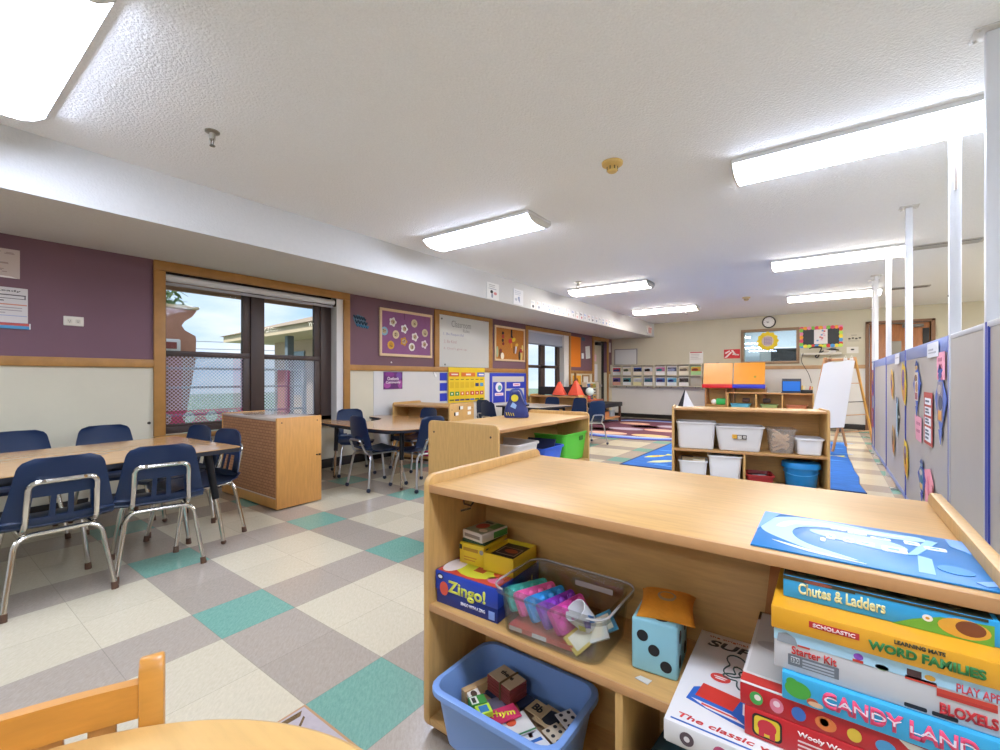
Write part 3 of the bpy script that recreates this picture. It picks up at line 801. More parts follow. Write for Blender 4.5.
# soffit papers and the strip of cards
def ex(bm, a, b):
    lines(bm, a, b, -.09, .09, .045, .09, 2, 1, 4); lines(bm, a, b, -.10, .10, .02, .04, 1, 2, 5)
    prism(bm, ell(-.03, -.01, .03, .022), a, b, 3); prism(bm, ell(.05, -.025, .035, .02), a, b, 4); prism(bm, ell(-.02, -.06, .02, .03), a, b, 2)
sheet('picture_poster', 'first framed white poster on the soffit with red black picture', 'poster', SF(4.70, 2.185), .26, .215, ['#e4e4e2', '#a9a9a6', '#8f96a6', '#2e2a2c', '#d88a8a'], ex, th=.006)
def ex(bm, a, b):
    lines(bm, a, b, -.09, .08, .02, .09, 3, 1, 6); prism(bm, [(-.02, .0), (.03, .01), (.04, -.08), (.0, -.05)], a, b, 2); prism(bm, ell(-.06, -.04, .03, .02), a, b, 1)
sheet('picture_poster', 'second white poster on the soffit with pale blue drawing', 'poster', SF(5.30, 2.195), .25, .215, ['#e0e2e6', '#b3bac8', '#8d9bb8'], ex, th=.006)
rnd = random.Random(5)
CARDC = ['#3a3d4a', '#8890a0', '#b8c0cc', '#6f8fc0', '#7a88a8', '#88a8d8', '#9aa8c0', '#c8b0a8', '#a8a8a8', '#d8a0a0', '#c07070', '#b0b0b8', '#9098a8']
for k in range(20):
    y = 5.69+k*.163
    def ex(bm, a, b, k=k):
        prism(bm, ell(rnd.uniform(-.01, .02), -.028, .03, .022), a, b, 1); box(bm, -.035, -.012, .01, .045, a, b, 2); box(bm, .005, .026, .012, .034, a, b, 2)
    sheet('picture_card', '%s picture card from the left in the strip on the soffit' % ORD[k], 'card', SF(y, 2.148+.004*(k % 3-1)), .125, .125, ['#d8d8da' if k % 3 else '#e2e2e0', CARDC[k % 13], CARDC[(k*5+2) % 13]], ex, 'picture cards in the soffit strip')
# ================================================================== grey partition with poles on the right
PGREY = mat('grey_vinyl_panel', '#b3ada6', .45, var=.03, vscale=3, spec=.5)
PBLUE = mat('blue_grey_rail', '#7d8fc4', .4)
PDBLUE = mat('deep_blue_trim', '#3b4aa8', .4)
PRAIL = mat('pale_rail', '#c3c5cc', .35, metal=.2)
XP = .52
joints = [8.15, 7.78, 6.27, 4.80, 3.20, 2.545, 1.15]
lab = ['narrow end panel of the grey partition at its far end', 'plain grey partition panel without any papers, second from far end', 'grey partition panel with yellow framed crafts', 'grey partition panel with the pink sheets and word list', 'bare grey partition panel nearest the wood shelf', 'grey partition panel cut by the right edge of photo']
for i in range(6):
    y1, y0 = joints[i], joints[i+1]
    t = thing('partition_panel', lab[i], 'partition', (XP, y0, 0), 0, 'panels of the grey partition')
    L = y1-y0
    bm = NB(); box(bm, -.018, .018, .012, L-.012, .10, 1.255, 0); obj('board', bm, PGREY, t, smooth=0)
    blue = i < 4
    bm = NB()
    box(bm, -.021, .021, .012, L-.012, .07, .115, 1, .003)
    box(bm, -.021, .021, .012, L-.012, 1.185 if blue else 1.245, 1.27, 0 if blue else 2, .003)
    obj('rail', bm, [PBLUE, PBLUE, PRAIL], t)
    bm = NB()
    box(bm, -.024, .024, .004, .018, .07, 1.27, 0, .003); box(bm, -.024, .024, L-.018, L-.004, .07, 1.27, 0, .003)
    if i == 5: box(bm, -.0245, .0245, L-.05, L-.03, .07, 1.25, 0)
    obj('edge_trim', bm, PDBLUE if (blue or i == 5) else PRAIL, t)
    bm = NB(); box(bm, -.05, .05, L/2-.02, L/2+.02, 0, .02, 0, .004); cyl(bm, (0, L/2, .02), (0, L/2, .08), .014); obj('foot', bm, SILVER, t)
plab = ['farthest slim white pole, at the very end of partition', 'second farthest white pole, close beside the end pole', 'third white pole from the far end of partition', 'white pole right of the brown door', 'thick white pole with a small tag near its top', 'nearest white pole at right edge of photo']
for i in range(6):
    y = joints[i]
    t = thing('support_pole', plab[i], 'pole', (XP, y, 0), 0, 'white floor to ceiling poles on the partition')
    bm = NB(); box(bm, -.0225, .0225, -.015, .015, 0.0, ZC-.006, 0, .005); obj('post', bm, C('#d9dadd', .4), t)
    bm = NB(); box(bm, -.06, .06, -.05, .05, ZC-.006, ZC, 0, .002)
    for sx in (-1, 1):
        for sy in (-1, 1): ball(bm, (sx*.045, sy*.035, ZC-.008), .007, 5)
    obj('ceiling_plate', bm, C('#c9c7c4', .5), t)
    if i == 4:
        bm = NB(); box(bm, -.006, .006, -.024, -.015, 2.0, 2.16, 0, .003); obj('tag', bm, C('#e8ddd6', .6), t)
        bm = NB(); ball(bm, (-.0225, 0, 1.47), .005, 6); obj('screw', bm, C('#77756f'), t)

def PT(y, z, off=.004): return frame((XP-.021-off, y, z), (0, -1, 0), (0, 0, 1))
def craft(name, label, cat, y, z, polys, cols, group=None, off=.002):
    """cut paper: list of (points, material index, layer)"""
    bm = NB()
    for p, mi, ly in polys: prism(bm, p, .0015*ly, .0015*ly+.002, mi)
    o = tag(obj(name, bm, [C(c, .75) for c in cols], smooth=0), label, cat, group)
    o.matrix_world = PT(y, z, off)
    return o
def rect(x0, x1, y0, y1): return [(x0, y0), (x1, y0), (x1, y1), (x0, y1)]
craft('note', 'white note taped over the blue rail of the word list panel', 'note', 3.60, 1.215, [(rect(-.17, .17, -.045, .04), 0, 1), (rect(-.12, .02, -.005, .005), 1, 2), (rect(-.12, .1, -.022, -.014), 1, 2)], ['#dedfe2', '#b4b4ba'], off=.004)
craft('note', 'small white note on the blue rail of the yellow crafts panel', 'note', 5.26, 1.22, [(rect(-.15, .15, -.05, .04), 0, 1), (rect(-.1, .1, .0, .008), 1, 2)], ['#e0e1e6', '#b4b4ba'], off=.004)
craft('note', 'small white note at top of the narrow end partition panel', 'note', 7.93, 1.20, [(rect(-.10, .10, -.05, .05), 0, 1)], ['#dfe3ea'], off=.004)
craft('pink_sheet', 'pink sheet at the top right corner of the word list panel', 'paper', 3.275+.10, 1.115, [(rect(-.11, .105, -.075, .075), 0, 1), (rect(-.07, .03, .025, .045), 1, 2), (rect(-.03, .03, -.02, .01), 1, 2), (ell(-.06, -.06, .014), 1, 2), (ell(.03, -.065, .014), 1, 2)], ['#eba0b4', '#c9788e'])
craft('pink_sheet', 'pink sheet below the left kite shaped craft on partition', 'paper', 4.13, .70, [([(-.15, .09), (.13, .085), (.12, -.08), (-.10, -.075)], 0, 1), (rect(-.06, .08, .03, .05), 1, 2), (rect(-.06, .06, -.02, 0), 1, 2)], ['#e7a2b8', '#c77f98'])
craft('pink_sheet', 'pink folded sheet low on the word list panel just above the shelf', 'paper', 3.72, .37, [([(-.16, .10), (.02, .13), (.13, .06), (.12, -.13), (-.13, -.14)], 0, 1), ([(.10, .05), (.15, .03), (.14, -.12), (.11, -.12)], 1, 2), (ell(-.03, .02, .03, .06), 2, 2)], ['#ec9aac', '#8f4a4a', '#e07f98'])
o = craft('word_list', 'red framed word list with white strips on the partition', 'chart', 3.76, .80, [(rect(-.14, .14, -.16, .16), 0, 1), (rect(-.10, .105, .085, .125), 1, 2), (rect(-.10, .105, .02, .07), 1, 2), (rect(-.10, .105, -.04, .005), 1, 2), (rect(-.10, .105, -.14, -.055), 1, 2)]+[(rect(-.07, .05-.02*(k % 2), z, z+.012), 2, 3) for k, z in enumerate((.10, .05, .032, -.012, -.03, -.08, -.1, -.125))], ['#b5524c', '#e6e8f0', '#6c7080'])
def kite(name, label, y, z, s, pal, body):
    p = [([(0, .20*s), (.16, .02), (0, -.20*s), (-.16, .02)], 0, 1), ([(-.02, .24*s), (.06, .2*s), (.0, .17*s), (-.07, .19*s)], 1, 2), (rect(-.075, .06, -.12*s, .13*s), 2, 2), (ell(-.02, .08*s, .05, .03*s), 3, 3), (ell(.01, -.0*s, .05, .045*s), 4, 3), (rect(-.05, .04, -.11*s, -.05*s), body, 3), (ell(0, .17*s, .04, .02*s), 5, 3), ([(-.05, -.17*s), (.05, -.17*s), (0, -.26*s)], 0, 2)]
    return craft(name, label, 'craft', y, z, p, pal)
kite('kite_craft', 'kite shaped craft person in blue with photo, left on word list panel', 4.19, .985, .78, ['#4c63b8', '#3c4f8c', '#d8cdbf', '#8a6a4a', '#b98a66', '#caa468', '#a8606a'], 6)
kite('kite_craft', 'kite shaped craft person with orange body beside the pink corner sheet', 3.38, .915, .88, ['#5c72bc', '#44569a', '#8f8794', '#b7a8a0', '#54566a', '#4a5a90', '#d89a50'], 6)
kite('kite_craft', 'low kite shaped craft person beside the folded pink sheet', 3.985, .385, .55, ['#4450a8', '#4a5a88', '#6c88a0', '#c9c0b8', '#3a6c8c', '#7c9cb4', '#d8b070'], 6)
def oval(name, label, y, z, w, h, pal):
    return craft(name, label, 'craft', y, z, [([(-w, h*.3), (-w*.5, h), (w*.6, h*.75), (w, -.1*h), (w*.7, -h), (-w*.1, -h*.8), (-w*.8, -h*.3)], 0, 1), (ell(-.02, .25*h, w*.55, h*.42), 1, 2), (ell(w*.15, -.35*h, w*.5, h*.45), 2, 2), (ell(0, 0, w*.25, h*.3), 3, 3)], pal)
oval('framed_craft', 'yellow bordered craft picture, upper right on yellow crafts panel', 4.86, 1.0, .15, .175, ['#dfbf3a', '#8a6a9a', '#c98a4a', '#6a5a9a'])
oval('framed_craft', 'yellow bordered craft picture, lower right on yellow crafts panel', 4.74, .41, .13, .15, ['#e0c03a', '#7a6a8a', '#d8962a', '#8a5a3a'])
oval('framed_craft', 'orange and brown craft picture, upper left on yellow crafts panel', 5.68, .985, .13, .145, ['#d8b45a', '#a87a5a', '#c8804a', '#5a5a8a'])
oval('framed_craft', 'orange and tan craft picture, lower left on yellow crafts panel', 5.58, .46, .12, .14, ['#b8935a', '#8a7a6a', '#c87a3a', '#6a4a2a'])
craft('bookmark_craft', 'narrow dark green and light blue craft at middle of yellow crafts panel', 'craft', 5.27, .70, [([(-.08, .16), (.02, .17), (.06, .0), (.0, -.18), (-.07, -.15)], 0, 1), ([(.02, .12), (.12, .0), (.03, -.13)], 1, 2), (ell(.13, .01, .05, .012), 2, 2), (ell(-.03, .15, .03, .03), 3, 2)], ['#a8c8dc', '#2f4a3c', '#e4e4e0', '#4a5a7a'])
craft('name_strip', 'narrow orange and red strip of crafts on the narrow end panel', 'craft', 7.96, .98, [(rect(-.09, .07, -.18, .18), 0, 1), (ell(-.01, .08, .05, .06), 1, 2), (ell(0, -.08, .05, .06), 2, 2)], ['#b8606a', '#c8a040', '#5a60a0'])
craft('name_strip', 'lower red strip of crafts on the narrow end panel', 'craft', 7.96, .50, [(rect(-.09, .07, -.13, .13), 0, 1), (ell(-.01, .03, .05, .06), 1, 2)], ['#b05058', '#c09890'])
# ================================================================== shelves, tables, chairs
def shelf_unit(name, label, loc, rz, W, D, H=.765, depth_in=.27, double=True, zs=(.387,), div=None, top_drop=.028, tw=.022, cat='shelf', wood=None, woodv=None, screws=True, group=None):
    """open shelf: local x along its width, y from the open front to the back"""
    w_, wv = wood or WOOD, woodv or WOODV
    t = thing(name, label, cat, loc, rz, group)
    prof = rrect(0, D, .012, H, .035, 6)
    prof = [(p[0], p[1] if p[1] > .05 else p[1]) for p in prof]
    for x in (0, W-tw):
        bm = NB(); prism(bm, prof, 0, tw, 0, frame((x, 0, 0), (0, 1, 0), (0, 0, 1)))
        es = [e for e in bm.edges if len(e.link_faces) == 2 and e.calc_face_angle(0) > R(60)]
        bmesh.ops.bevel(bm, geom=es, offset=.004, segments=2, profile=.5, affect='EDGES')
        o = obj('side_panel', bm, wv, t)
        if screws:
            xx = x-.0015 if x == 0 else x+tw
            for y in (.055, D-.055):
                bm = NB(); cyl(bm, (xx, y, H-.075), (xx+.0015, y, H-.075), .007, n=10); obj('screw', bm, C('#4b3b2c', .4), o)
    zt = H-top_drop
    bm = NB(); box(bm, tw, W-tw, .006, D-.006, zt-.022, zt, 0, .002); o = obj('top_panel', bm, w_, t)
    bm = NB(); box(bm, tw, W-tw, .001, .0065, zt-.022, zt, 0, .0015); obj('edge_band', bm, WOODE, o)
    yb = depth_in
    bm = NB(); box(bm, tw, W-tw, yb, yb+.012, .05, zt-.022); obj('back_panel', bm, w_, t, smooth=0)
    for z in zs:
        bm = NB(); box(bm, tw, W-tw, .006, yb, z-.02, z, 0, .002); o = obj('shelf_board', bm, w_, t)
        bm = NB(); box(bm, tw, W-tw, .001, .0065, z-.02, z, 0, .0015); obj('edge_band', bm, WOODE, o)
    bm = NB(); box(bm, tw, W-tw, .004, D-.006, .03, .05, 0, .002); obj('bottom_board', bm, w_, t)
    bm = NB(); box(bm, tw, W-tw, .03, .042, 0.0, .03); obj('kick_board', bm, C('#6a5134', .6), t, smooth=0)
    if div:
        for x, z0, z1 in div:
            bm = NB(); box(bm, x-.009, x+.009, .004, yb, z0, z1, 0, .002); obj('divider', bm, wv, t)
    return t

# A: the big double sided shelf in front
FS = shelf_unit('storage_shelf', 'large light wood shelf full of games in the foreground', (-.968, .935, 0), 0, 1.195, .635, .765, .27, True, (.387,), [(.60, .05, .367)])
bm = NB(); tube(bm, [(.045, .13, .665), (.06, .115, .662), (.075, .13, .655), (.06, .16, .658)], .003, 6); tube(bm, [(.05, .11, .64), (.075, .13, .648)], .003, 6); obj('hinge_clip', bm, C('#5c4a33', .4, metal=.6), FS)
# B: the shelf behind it, open to the right
SB = shelf_unit('storage_shelf', 'light wood shelf with navy bag on top, behind the foreground shelf', (-1.585, 2.14, 0), PI/2, 1.27, .585, .765, .29, True, (.387,), [(.63, .05, .367)])
# C: white bins, slightly turned
AC = R(12)
SCU = shelf_unit('storage_shelf', 'light wood shelf holding white bins and a blue bucket', (-1.24, 4.55, 0), AC, 1.285, .34, .765, .30, False, (.355,), [(.63, .05, .335)], top_drop=.012)
# D: shelf at an angle by the left wall
SD = shelf_unit('storage_shelf', 'light wood shelf with clips on its side below the yellow calendar', (-4.57, 3.86, 0), R(10), .88, .60, .725, .30, True, (.36,))
DP = lambda u, v, z: (-4.57+u*math.cos(R(10))-v*math.sin(R(10)), 3.86+u*math.sin(R(10))+v*math.cos(R(10)), z)
for x, z, lb in ((.20, .665, 'a'), (.09, .595, 'b'), (.40, .65, 'c'), (.40, .585, 'd')):
    bm = NB(); box(bm, 0, .004, x-.03, x+.05, z-.02, z+.02, 0); obj('label_card', bm, C('#e9e7e0'), SD, smooth=0, loc=(.88, .06, 0))
    if lb in 'ab':
        bm = NB(); box(bm, 0, .012, x-.045, x-.03, z-.022, z+.022, 0, .003); obj('clip', bm, BLACKP, SD, loc=(.88, .06, 0))
# things inside D (lumps of colour in its shade)
tag(obj('toy_bin', (lambda b: (box(b, -.14, .14, -.11, .11, 0, .16, 0, .02), b)[1])(NB()), C('#b8862f', .5), loc=DP(.62, .14, .362), rot=(0, 0, R(10))), 'ochre toy bin inside the shelf below the calendar', 'bin')
tag(obj('toy_bin', (lambda b: (box(b, -.10, .10, -.10, .10, 0, .17, 0, .02), b)[1])(NB()), C('#d08a4a', .5), loc=DP(.36, .15, .362), rot=(0, 0, R(10))), 'orange toy bin inside the shelf below the calendar', 'bin')
tag(obj('toy_bin', (lambda b: (box(b, -.16, .16, -.10, .10, 0, .12, 0, .02), b)[1])(NB()), C('#d8367c', .5), loc=DP(.55, .14, .052), rot=(0, 0, R(10))), 'pink bin on the lowest board behind the chrome chair legs', 'bin')
# E: long shelf with orange cushions on top
SE = shelf_unit('storage_shelf', 'long wood shelf with orange tents on top, below the far window', (-4.62, 7.25, 0), 0, 1.04, .36, .73, .30, False, (.36,))
# pegboard cabinet seen from its back
t = thing('storage_cabinet', 'orange wood cabinet with a grid textured back under the near window', 'cabinet', (-4.47, 1.79, 0), R(0))
PEG = bpy.data.materials.new('pegboard_brown'); PEG.use_nodes = True
def peg():
    nt = PEG.node_tree; N = nt.nodes; b = N['Principled BSDF']
    tc = N.new('ShaderNodeTexCoord'); br = N.new('ShaderNodeTexBrick')
    mp = N.new('ShaderNodeMapping'); mp.inputs['Rotation'].default_value = (R(90), 0, 0); nt.links.new(tc.outputs['Object'], mp.inputs[0]); nt.links.new(mp.outputs[0], br.inputs['Vector'])
    br.inputs['Scale'].default_value = 1; br.inputs['Brick Width'].default_value = .05; br.inputs['Row Height'].default_value = .025; br.inputs['Mortar Size'].default_value = .0025
    br.inputs['Color1'].default_value = lin('#b58057'); br.inputs['Color2'].default_value = lin('#a8744c'); br.inputs['Mortar'].default_value = lin('#7e5233')
    nt.links.new(br.outputs['Color'], b.inputs['Base Color']); b.inputs['Roughness'].default_value = .5
peg()
W_, D_, H_ = .985, .385, .725
for x in (0, W_-.02):
    bm = NB(); box(bm, x, x+.02, 0, D_, .01, H_+.004, 0, .004); o = obj('side_panel', bm, CABW, t)
    xx = x-.001 if x == 0 else x+.02
    for y in (.04, D_-.04):
        bm = NB(); cyl(bm, (xx, y, H_-.035), (xx+.0015, y, H_-.035), .006, n=8); obj('screw', bm, C('#50381f', .4), o)
bm = NB(); box(bm, .02, W_-.02, .0, D_, H_-.022, H_, 0, .003); obj('top_panel', bm, mat('reflection_laminate', '#c9b7a6', .12, var=.05, spec=.6), t)  # whitish window reflection put into the colour of the top
bm = NB(); box(bm, .02, W_-.02, .004, .012, .09, H_-.022); obj('pegboard_back', bm, PEG, t, smooth=0)
bm = NB(); box(bm, .02, W_-.02, .0, .02, .01, .09, 0, .003); obj('bottom_rail', bm, CABW, t)
bm = NB(); box(bm, .02, W_-.02, -.004, .004, .088, .098, 0, .002); obj('trim_strip', bm, C('#c9b39c', .4), t)
bm = NB(); box(bm, .02, W_-.02, .02, D_, .04, .06); obj('bottom_board', bm, CABW, t, smooth=0)
bm = NB(); cyl(bm, (W_, D_-.02, .40), (W_+.012, D_-.02, .40), .008, n=10); cyl(bm, (W_, D_-.045, .40), (W_+.006, D_-.045, .40), .006, n=10); obj('latch', bm, BLACKM, t)

# ---------------------------------------------------------------- tables
LAMI = mat('oak_laminate', '#c39560', .13, var=.09, vscale=7, stretch=(6, 1, 1), spec=.55)
EDGEB = mat('dark_edge_band', '#20242f', .45)
def table(name, label, outline, z, legs, loc=(0, 0, 0), top=LAMI, th=.028):
    t = thing(name, label, 'table', loc)
    bm = NB(); prism(bm, outline, z-.004, z); tp = obj('tabletop', bm, top, t, smooth=0)
    bm = NB(); prism(bm, outline, z-th, z-.004); obj('edge_band', bm, EDGEB, tp)
    bm = NB(); cx = sum(p[0] for p in outline)/len(outline); cy = sum(p[1] for p in outline)/len(outline)
    prism(bm, [(cx+(p[0]-cx)*.78, cy+(p[1]-cy)*.78) for p in outline], z-th-.03, z-th); obj('apron', bm, C('#1b1e27', .5), t, smooth=0)
    for (x0, y0), (x1, y1) in legs:
        f = .52
        xm, ym = x0+(x1-x0)*f, y0+(y1-y0)*f
        bm = NB(); tube(bm, [(x0, y0, z-th), (xm, ym, z*(1-f))], [.024, .020], 12); lg = obj('leg', bm, BLACKM, t)
        bm = NB(); cyl(bm, (xm, ym, z*(1-f)+.01), (x1, y1, .02), .0125, n=12); obj('leg_insert', bm, CHROME, lg)
        bm = NB(); ball(bm, (x1, y1, .016), .016, 8); obj('glide', bm, BROWNF, lg)
    return t
# rectangular table along the left wall, slightly turned
ta = R(4.3)
def tp(u, v): return (-3.02+u*(-math.cos(ta))+v*math.sin(ta)*1.0, 1.335+u*(-math.sin(ta))+v*(-math.cos(ta)))
out = []
for cu, cv, a in ((.04, .04, 180), (.90, .04, 270), (.90, 1.79, 0), (.04, 1.79, 90)):
    for k in range(5):
        q = R(a+90*k/4); out.append(tp(cu+.04*math.cos(q), cv+.04*math.sin(q)))
table('classroom_table', 'long oak laminate table with black edge along the left wall', out, .61,
      [(tp(.11, .16), tp(.06, .09)), (tp(.84, .16), tp(.88, .09)), (tp(.11, 1.67), tp(.06, 1.74)), (tp(.84, 1.67), tp(.88, 1.74))])
# kidney table
kp = [(-4.60, 2.80), (-4.40, 2.70), (-3.95, 2.655), (-3.5, 2.63), (-3.2, 2.66), (-3.07, 2.80), (-3.06, 3.02), (-3.16, 3.32), (-3.42, 3.58), (-3.80, 3.70), (-4.25, 3.72), (-4.55, 3.62), (-4.52, 3.46), (-4.2, 3.38), (-4.04, 3.2), (-4.08, 3.04), (-4.28, 2.95), (-4.56, 2.92)]
def smooth_loop(p, k=4):
    o = []; n = len(p)
    for i in range(n):
        a, b, c, d = [Vector(p[(i+j) % n]) for j in (-1, 0, 1, 2)]
        for s in range(k):
            u = s/k
            o.append(tuple(.5*((2*b)+(-a+c)*u+(2*a-5*b+4*c-d)*u*u+(-a+3*b-3*c+d)*u**3)))
    return o
kl = smooth_loop(kp)
table('kidney_table', 'kidney shaped oak laminate table beyond the pegboard cabinet', kl, .575,
      [((-3.25, 2.86), (-3.20, 2.81)), ((-4.20, 2.80), (-4.16, 2.745)), ((-3.42, 3.45), (-3.38, 3.48)), ((-4.25, 3.6), (-4.3, 3.62))])
# far table, window glare put into its pale top colour
LAMW = mat('glare_laminate', '#cfc6ba', .15, var=.04, spec=.6)
table('classroom_table', 'far table in front of the long shelf, glare put into its top colour', [(-4.45, 5.95), (-3.55, 5.85), (-3.45, 6.72), (-4.4, 6.82)], .585,
      [((-4.35, 6.03), (-4.37, 6.0)), ((-3.63, 5.95), (-3.6, 5.92)), ((-3.55, 6.63), (-3.52, 6.66)), ((-4.3, 6.73), (-4.33, 6.76))], top=LAMW)

# ---------------------------------------------------------------- shell chairs
def shell_grid(slots, hole, tw=.36, bwid=.44, zt=.69, zs=.36):
    """one moulded shell as a grid of (u, v): rows from the seat's front lip up to the back's top"""
    prof = [(-.205, zs-.025), (-.20, zs-.005), (-.17, zs+.006), (-.10, zs+.002), (-.02, zs-.006), (.07, zs-.004), (.13, zs+.004), (.165, zs+.018), (.185, zs+.04)]
    n = 18
    for k in range(1, n+1):
        f = k/n
        prof.append((.185+.052*f+.008*math.sin(f*PI), zs+.04+(zt-zs-.04)*f))
    nu = 18
    rows = []
    for i, (y, z) in enumerate(prof):
        if i <= 8:
            hw = .195+(bwid/2-.195)*(i/8)
            if i < 2: hw -= .03-.015*i
        else:
            f = (i-8)/n
            hw = bwid/2+(tw/2-bwid/2)*f
        d = zt-z
        r = .05
        if d < r: hw = hw-r+math.sqrt(max(0, r*r-(r-d)**2))
        row = []
        for j in range(nu+1):
            u = -1+2*j/nu
            dish = .018*(u*u) if i > 8 else .010*u*u
            row.append(Vector((u*hw, y-(dish if i > 8 else 0), z+(dish if i <= 8 else 0))))
        rows.append(row)
    bm = NB()
    vs = [[bm.verts.new(p) for p in r] for r in rows]
    seat, back = [], []
    for i in range(len(rows)-1):
        for j in range(nu):
            c = (rows[i][j]+rows[i+1][j+1])/2
            uc = -1+2*(j+.5)/nu
            if slots and .415 < c.z < .515 and min(abs(uc-a) for a in (-.39, 0, .39)) < .12: continue
            if hole and ((uc)/.5)**2+((c.z-zs-.095)/.05)**2 < 1: continue
            f = bm.faces.new((vs[i][j], vs[i][j+1], vs[i+1][j+1], vs[i+1][j]))
            (seat if i < 8 else back).append(f)
    for v in list(bm.verts):
        if not v.link_faces: bm.verts.remove(v)
    return bm
def split_shell(slots, hole, th=.007, **k):
    out = []
    for part in (0, 1):
        bm = shell_grid(slots, hole, **k)
        rm = [f for f in bm.faces if (f.calc_center_median().y > .168 and f.calc_center_median().z > .372) != (part == 1)]
        bmesh.ops.delete(bm, geom=rm, context='FACES')
        bmesh.ops.recalc_face_normals(bm, faces=bm.faces)
        bmesh.ops.solidify(bm, geom=list(bm.faces), thickness=th)
        out.append(bm)
    return out
def shell_chair(label, kind, cat='chair', group=None):
    t = thing('shell_chair', label, cat, (0, 0, 0), 0, group)
    sl = kind == 'slot'
    s, b = split_shell(sl, kind == 'hole', **(dict(tw=.285, bwid=.395) if sl else dict(tw=.27, bwid=.34)))
    plast = NAVY
    obj('seat', s, plast, t, 50); obj('backrest', b, plast, t, 50)
    tub = CHROME if sl else SILVER
    rt = .0115 if sl else .0105
    if sl:
        bm = NB(); tube(bm, bend([(-.125, .150, .352), (-.122, .196, .375), (-.115, .245, .585), (.115, .245, .585), (.122, .196, .375), (.125, .150, .352)], .035), rt, 10); obj('back_frame', bm, tub, t)
        for x in (-.07, .07):
            bm = NB(); cyl(bm, (x, .236, .588), (x, .258, .588), .008, n=8); obj('rivet', bm, tub, t)
    else:
        bm = NB(); tube(bm, bend([(-.10, .12, .338), (-.10, .19, .35), (-.09, .243, .47), (.09, .243, .47), (.10, .19, .35), (.10, .12, .338)], .03), rt, 8); obj('back_frame', bm, tub, t)
    for y, fy, fx, tx in ((.165, .215, .19, .145), (-.135, -.20, .185, .14)):
        for sx in (-1, 1):
            bm = NB(); tube(bm, bend([(0, y, .338), (sx*tx, y, .338), (sx*fx, fy, .022)], .055, 6), rt, 10); lg = obj('leg', bm, tub, t)
            bm = NB()
            if sl: cyl(bm, (sx*(fx-.003), fy*.985, .036), (sx*fx, fy, 0.001), .0135, .0155, 10)
            else: ball(bm, (sx*fx, fy, .0205), .0205, 9)
            obj('foot_cap', bm, BROWNF if sl else NAVYD, lg)
    for sx in (-1, 1):
        bm = NB(); tube(bm, [(sx*.12, -.135, .338), (sx*.12, .165, .338)], rt*.9, 8); obj('seat_frame', bm, tub, t)
    return t
protoA = shell_chair('navy chair with three slots in its back, nearest the left photo edge', 'slot', group='navy slotted chairs around the long table')
protoB = shell_chair('chair', 'hole', group='navy ball footed chairs around the kidney table')
protoC = shell_chair('chair', 'plain', group='navy chairs around the far table')
used = set()
def put(p, label, x, y, face, s=1.):
    """face: heading in degrees, 0 = +Y (away), 90 = +X"""
    o = p if p.name not in used else copy_tree(p)
    used.add(p.name); used.add(o.name)
    o.location = (x, y, 0); o.rotation_euler = (0, 0, R(180-face)); o['label'] = label
    o.scale = (s, s, s)
    return o
put(protoA, 'navy slotted chair with its back to us, nearest the left photo edge', -3.075, .465, -92)
put(protoA, 'navy slotted chair with its back to us, right one at the long table', -3.10, .90, -80)
put(protoA, 'navy chair facing us beyond the long table, left one', -4.20, .50, 90)
put(protoA, 'navy chair facing us beyond the long table, nearer the window', -4.20, .96, 90)
put(protoA, 'navy chair side on at the table end, close to the near window', -3.80, 1.17, 172)
put(protoA, 'navy chair side on at the table end, close to the pegboard cabinet', -3.37, 1.19, 173)
put(protoB, 'navy chair with an oval hole, in the notch of the kidney table', -4.22, 3.02, 115)
put(protoB, 'navy chair turned away in front of the kidney table', -3.53, 2.80, 6)
put(protoB, 'navy chair side on at the right end of the kidney table', -3.19, 3.02, -84)
put(protoB, 'blue chair behind the side on chair, before the calendar shelf', -3.85, 3.58, 184)
put(protoC, 'navy chair with silver frame left of the navy bag', -4.02, 5.42, 8)
put(protoC, 'dark navy chair farther left of the navy bag, under the blue board', -4.47, 5.86, 4)
put(protoC, 'dark navy chair between the far table and the long shelf, left one', -4.05, 6.92, 180)
put(protoC, 'navy chair behind the far table, right of the middle', -3.56, 6.98, 190)
put(protoC, 'navy chair with silver ring frame at right end of the far table', -3.05, 6.55, -60)

# ---------------------------------------------------------------- foreground wooden chair and round table
t = thing('round_table', 'round honey wood table cut off at the bottom left', 'table', (-.512, -.076, 0))
zt = .48
bm = NB(); lathe(bm, [(.0005, zt), (.508, zt), (.515, zt-.004), (.518, zt-.012), (.515, zt-.021), (.505, zt-.026), (.0005, zt-.026)], 96, cap=False); obj('tabletop', bm, HONEYT, t, 25)
for k in range(4):
    a = R(45+90*k)
    bm = NB(); tube(bm, [(.36*math.cos(a), .36*math.sin(a), zt-.026), (.40*math.cos(a), .40*math.sin(a), 0)], [.03, .022], 14); obj('leg', bm, HONEY, t)
bm = NB(); lathe(bm, [(.34, zt-.085), (.36, zt-.085), (.36, zt-.026), (.34, zt-.026), (.34, zt-.085)], 48, cap=False); obj('apron', bm, HONEY, t)

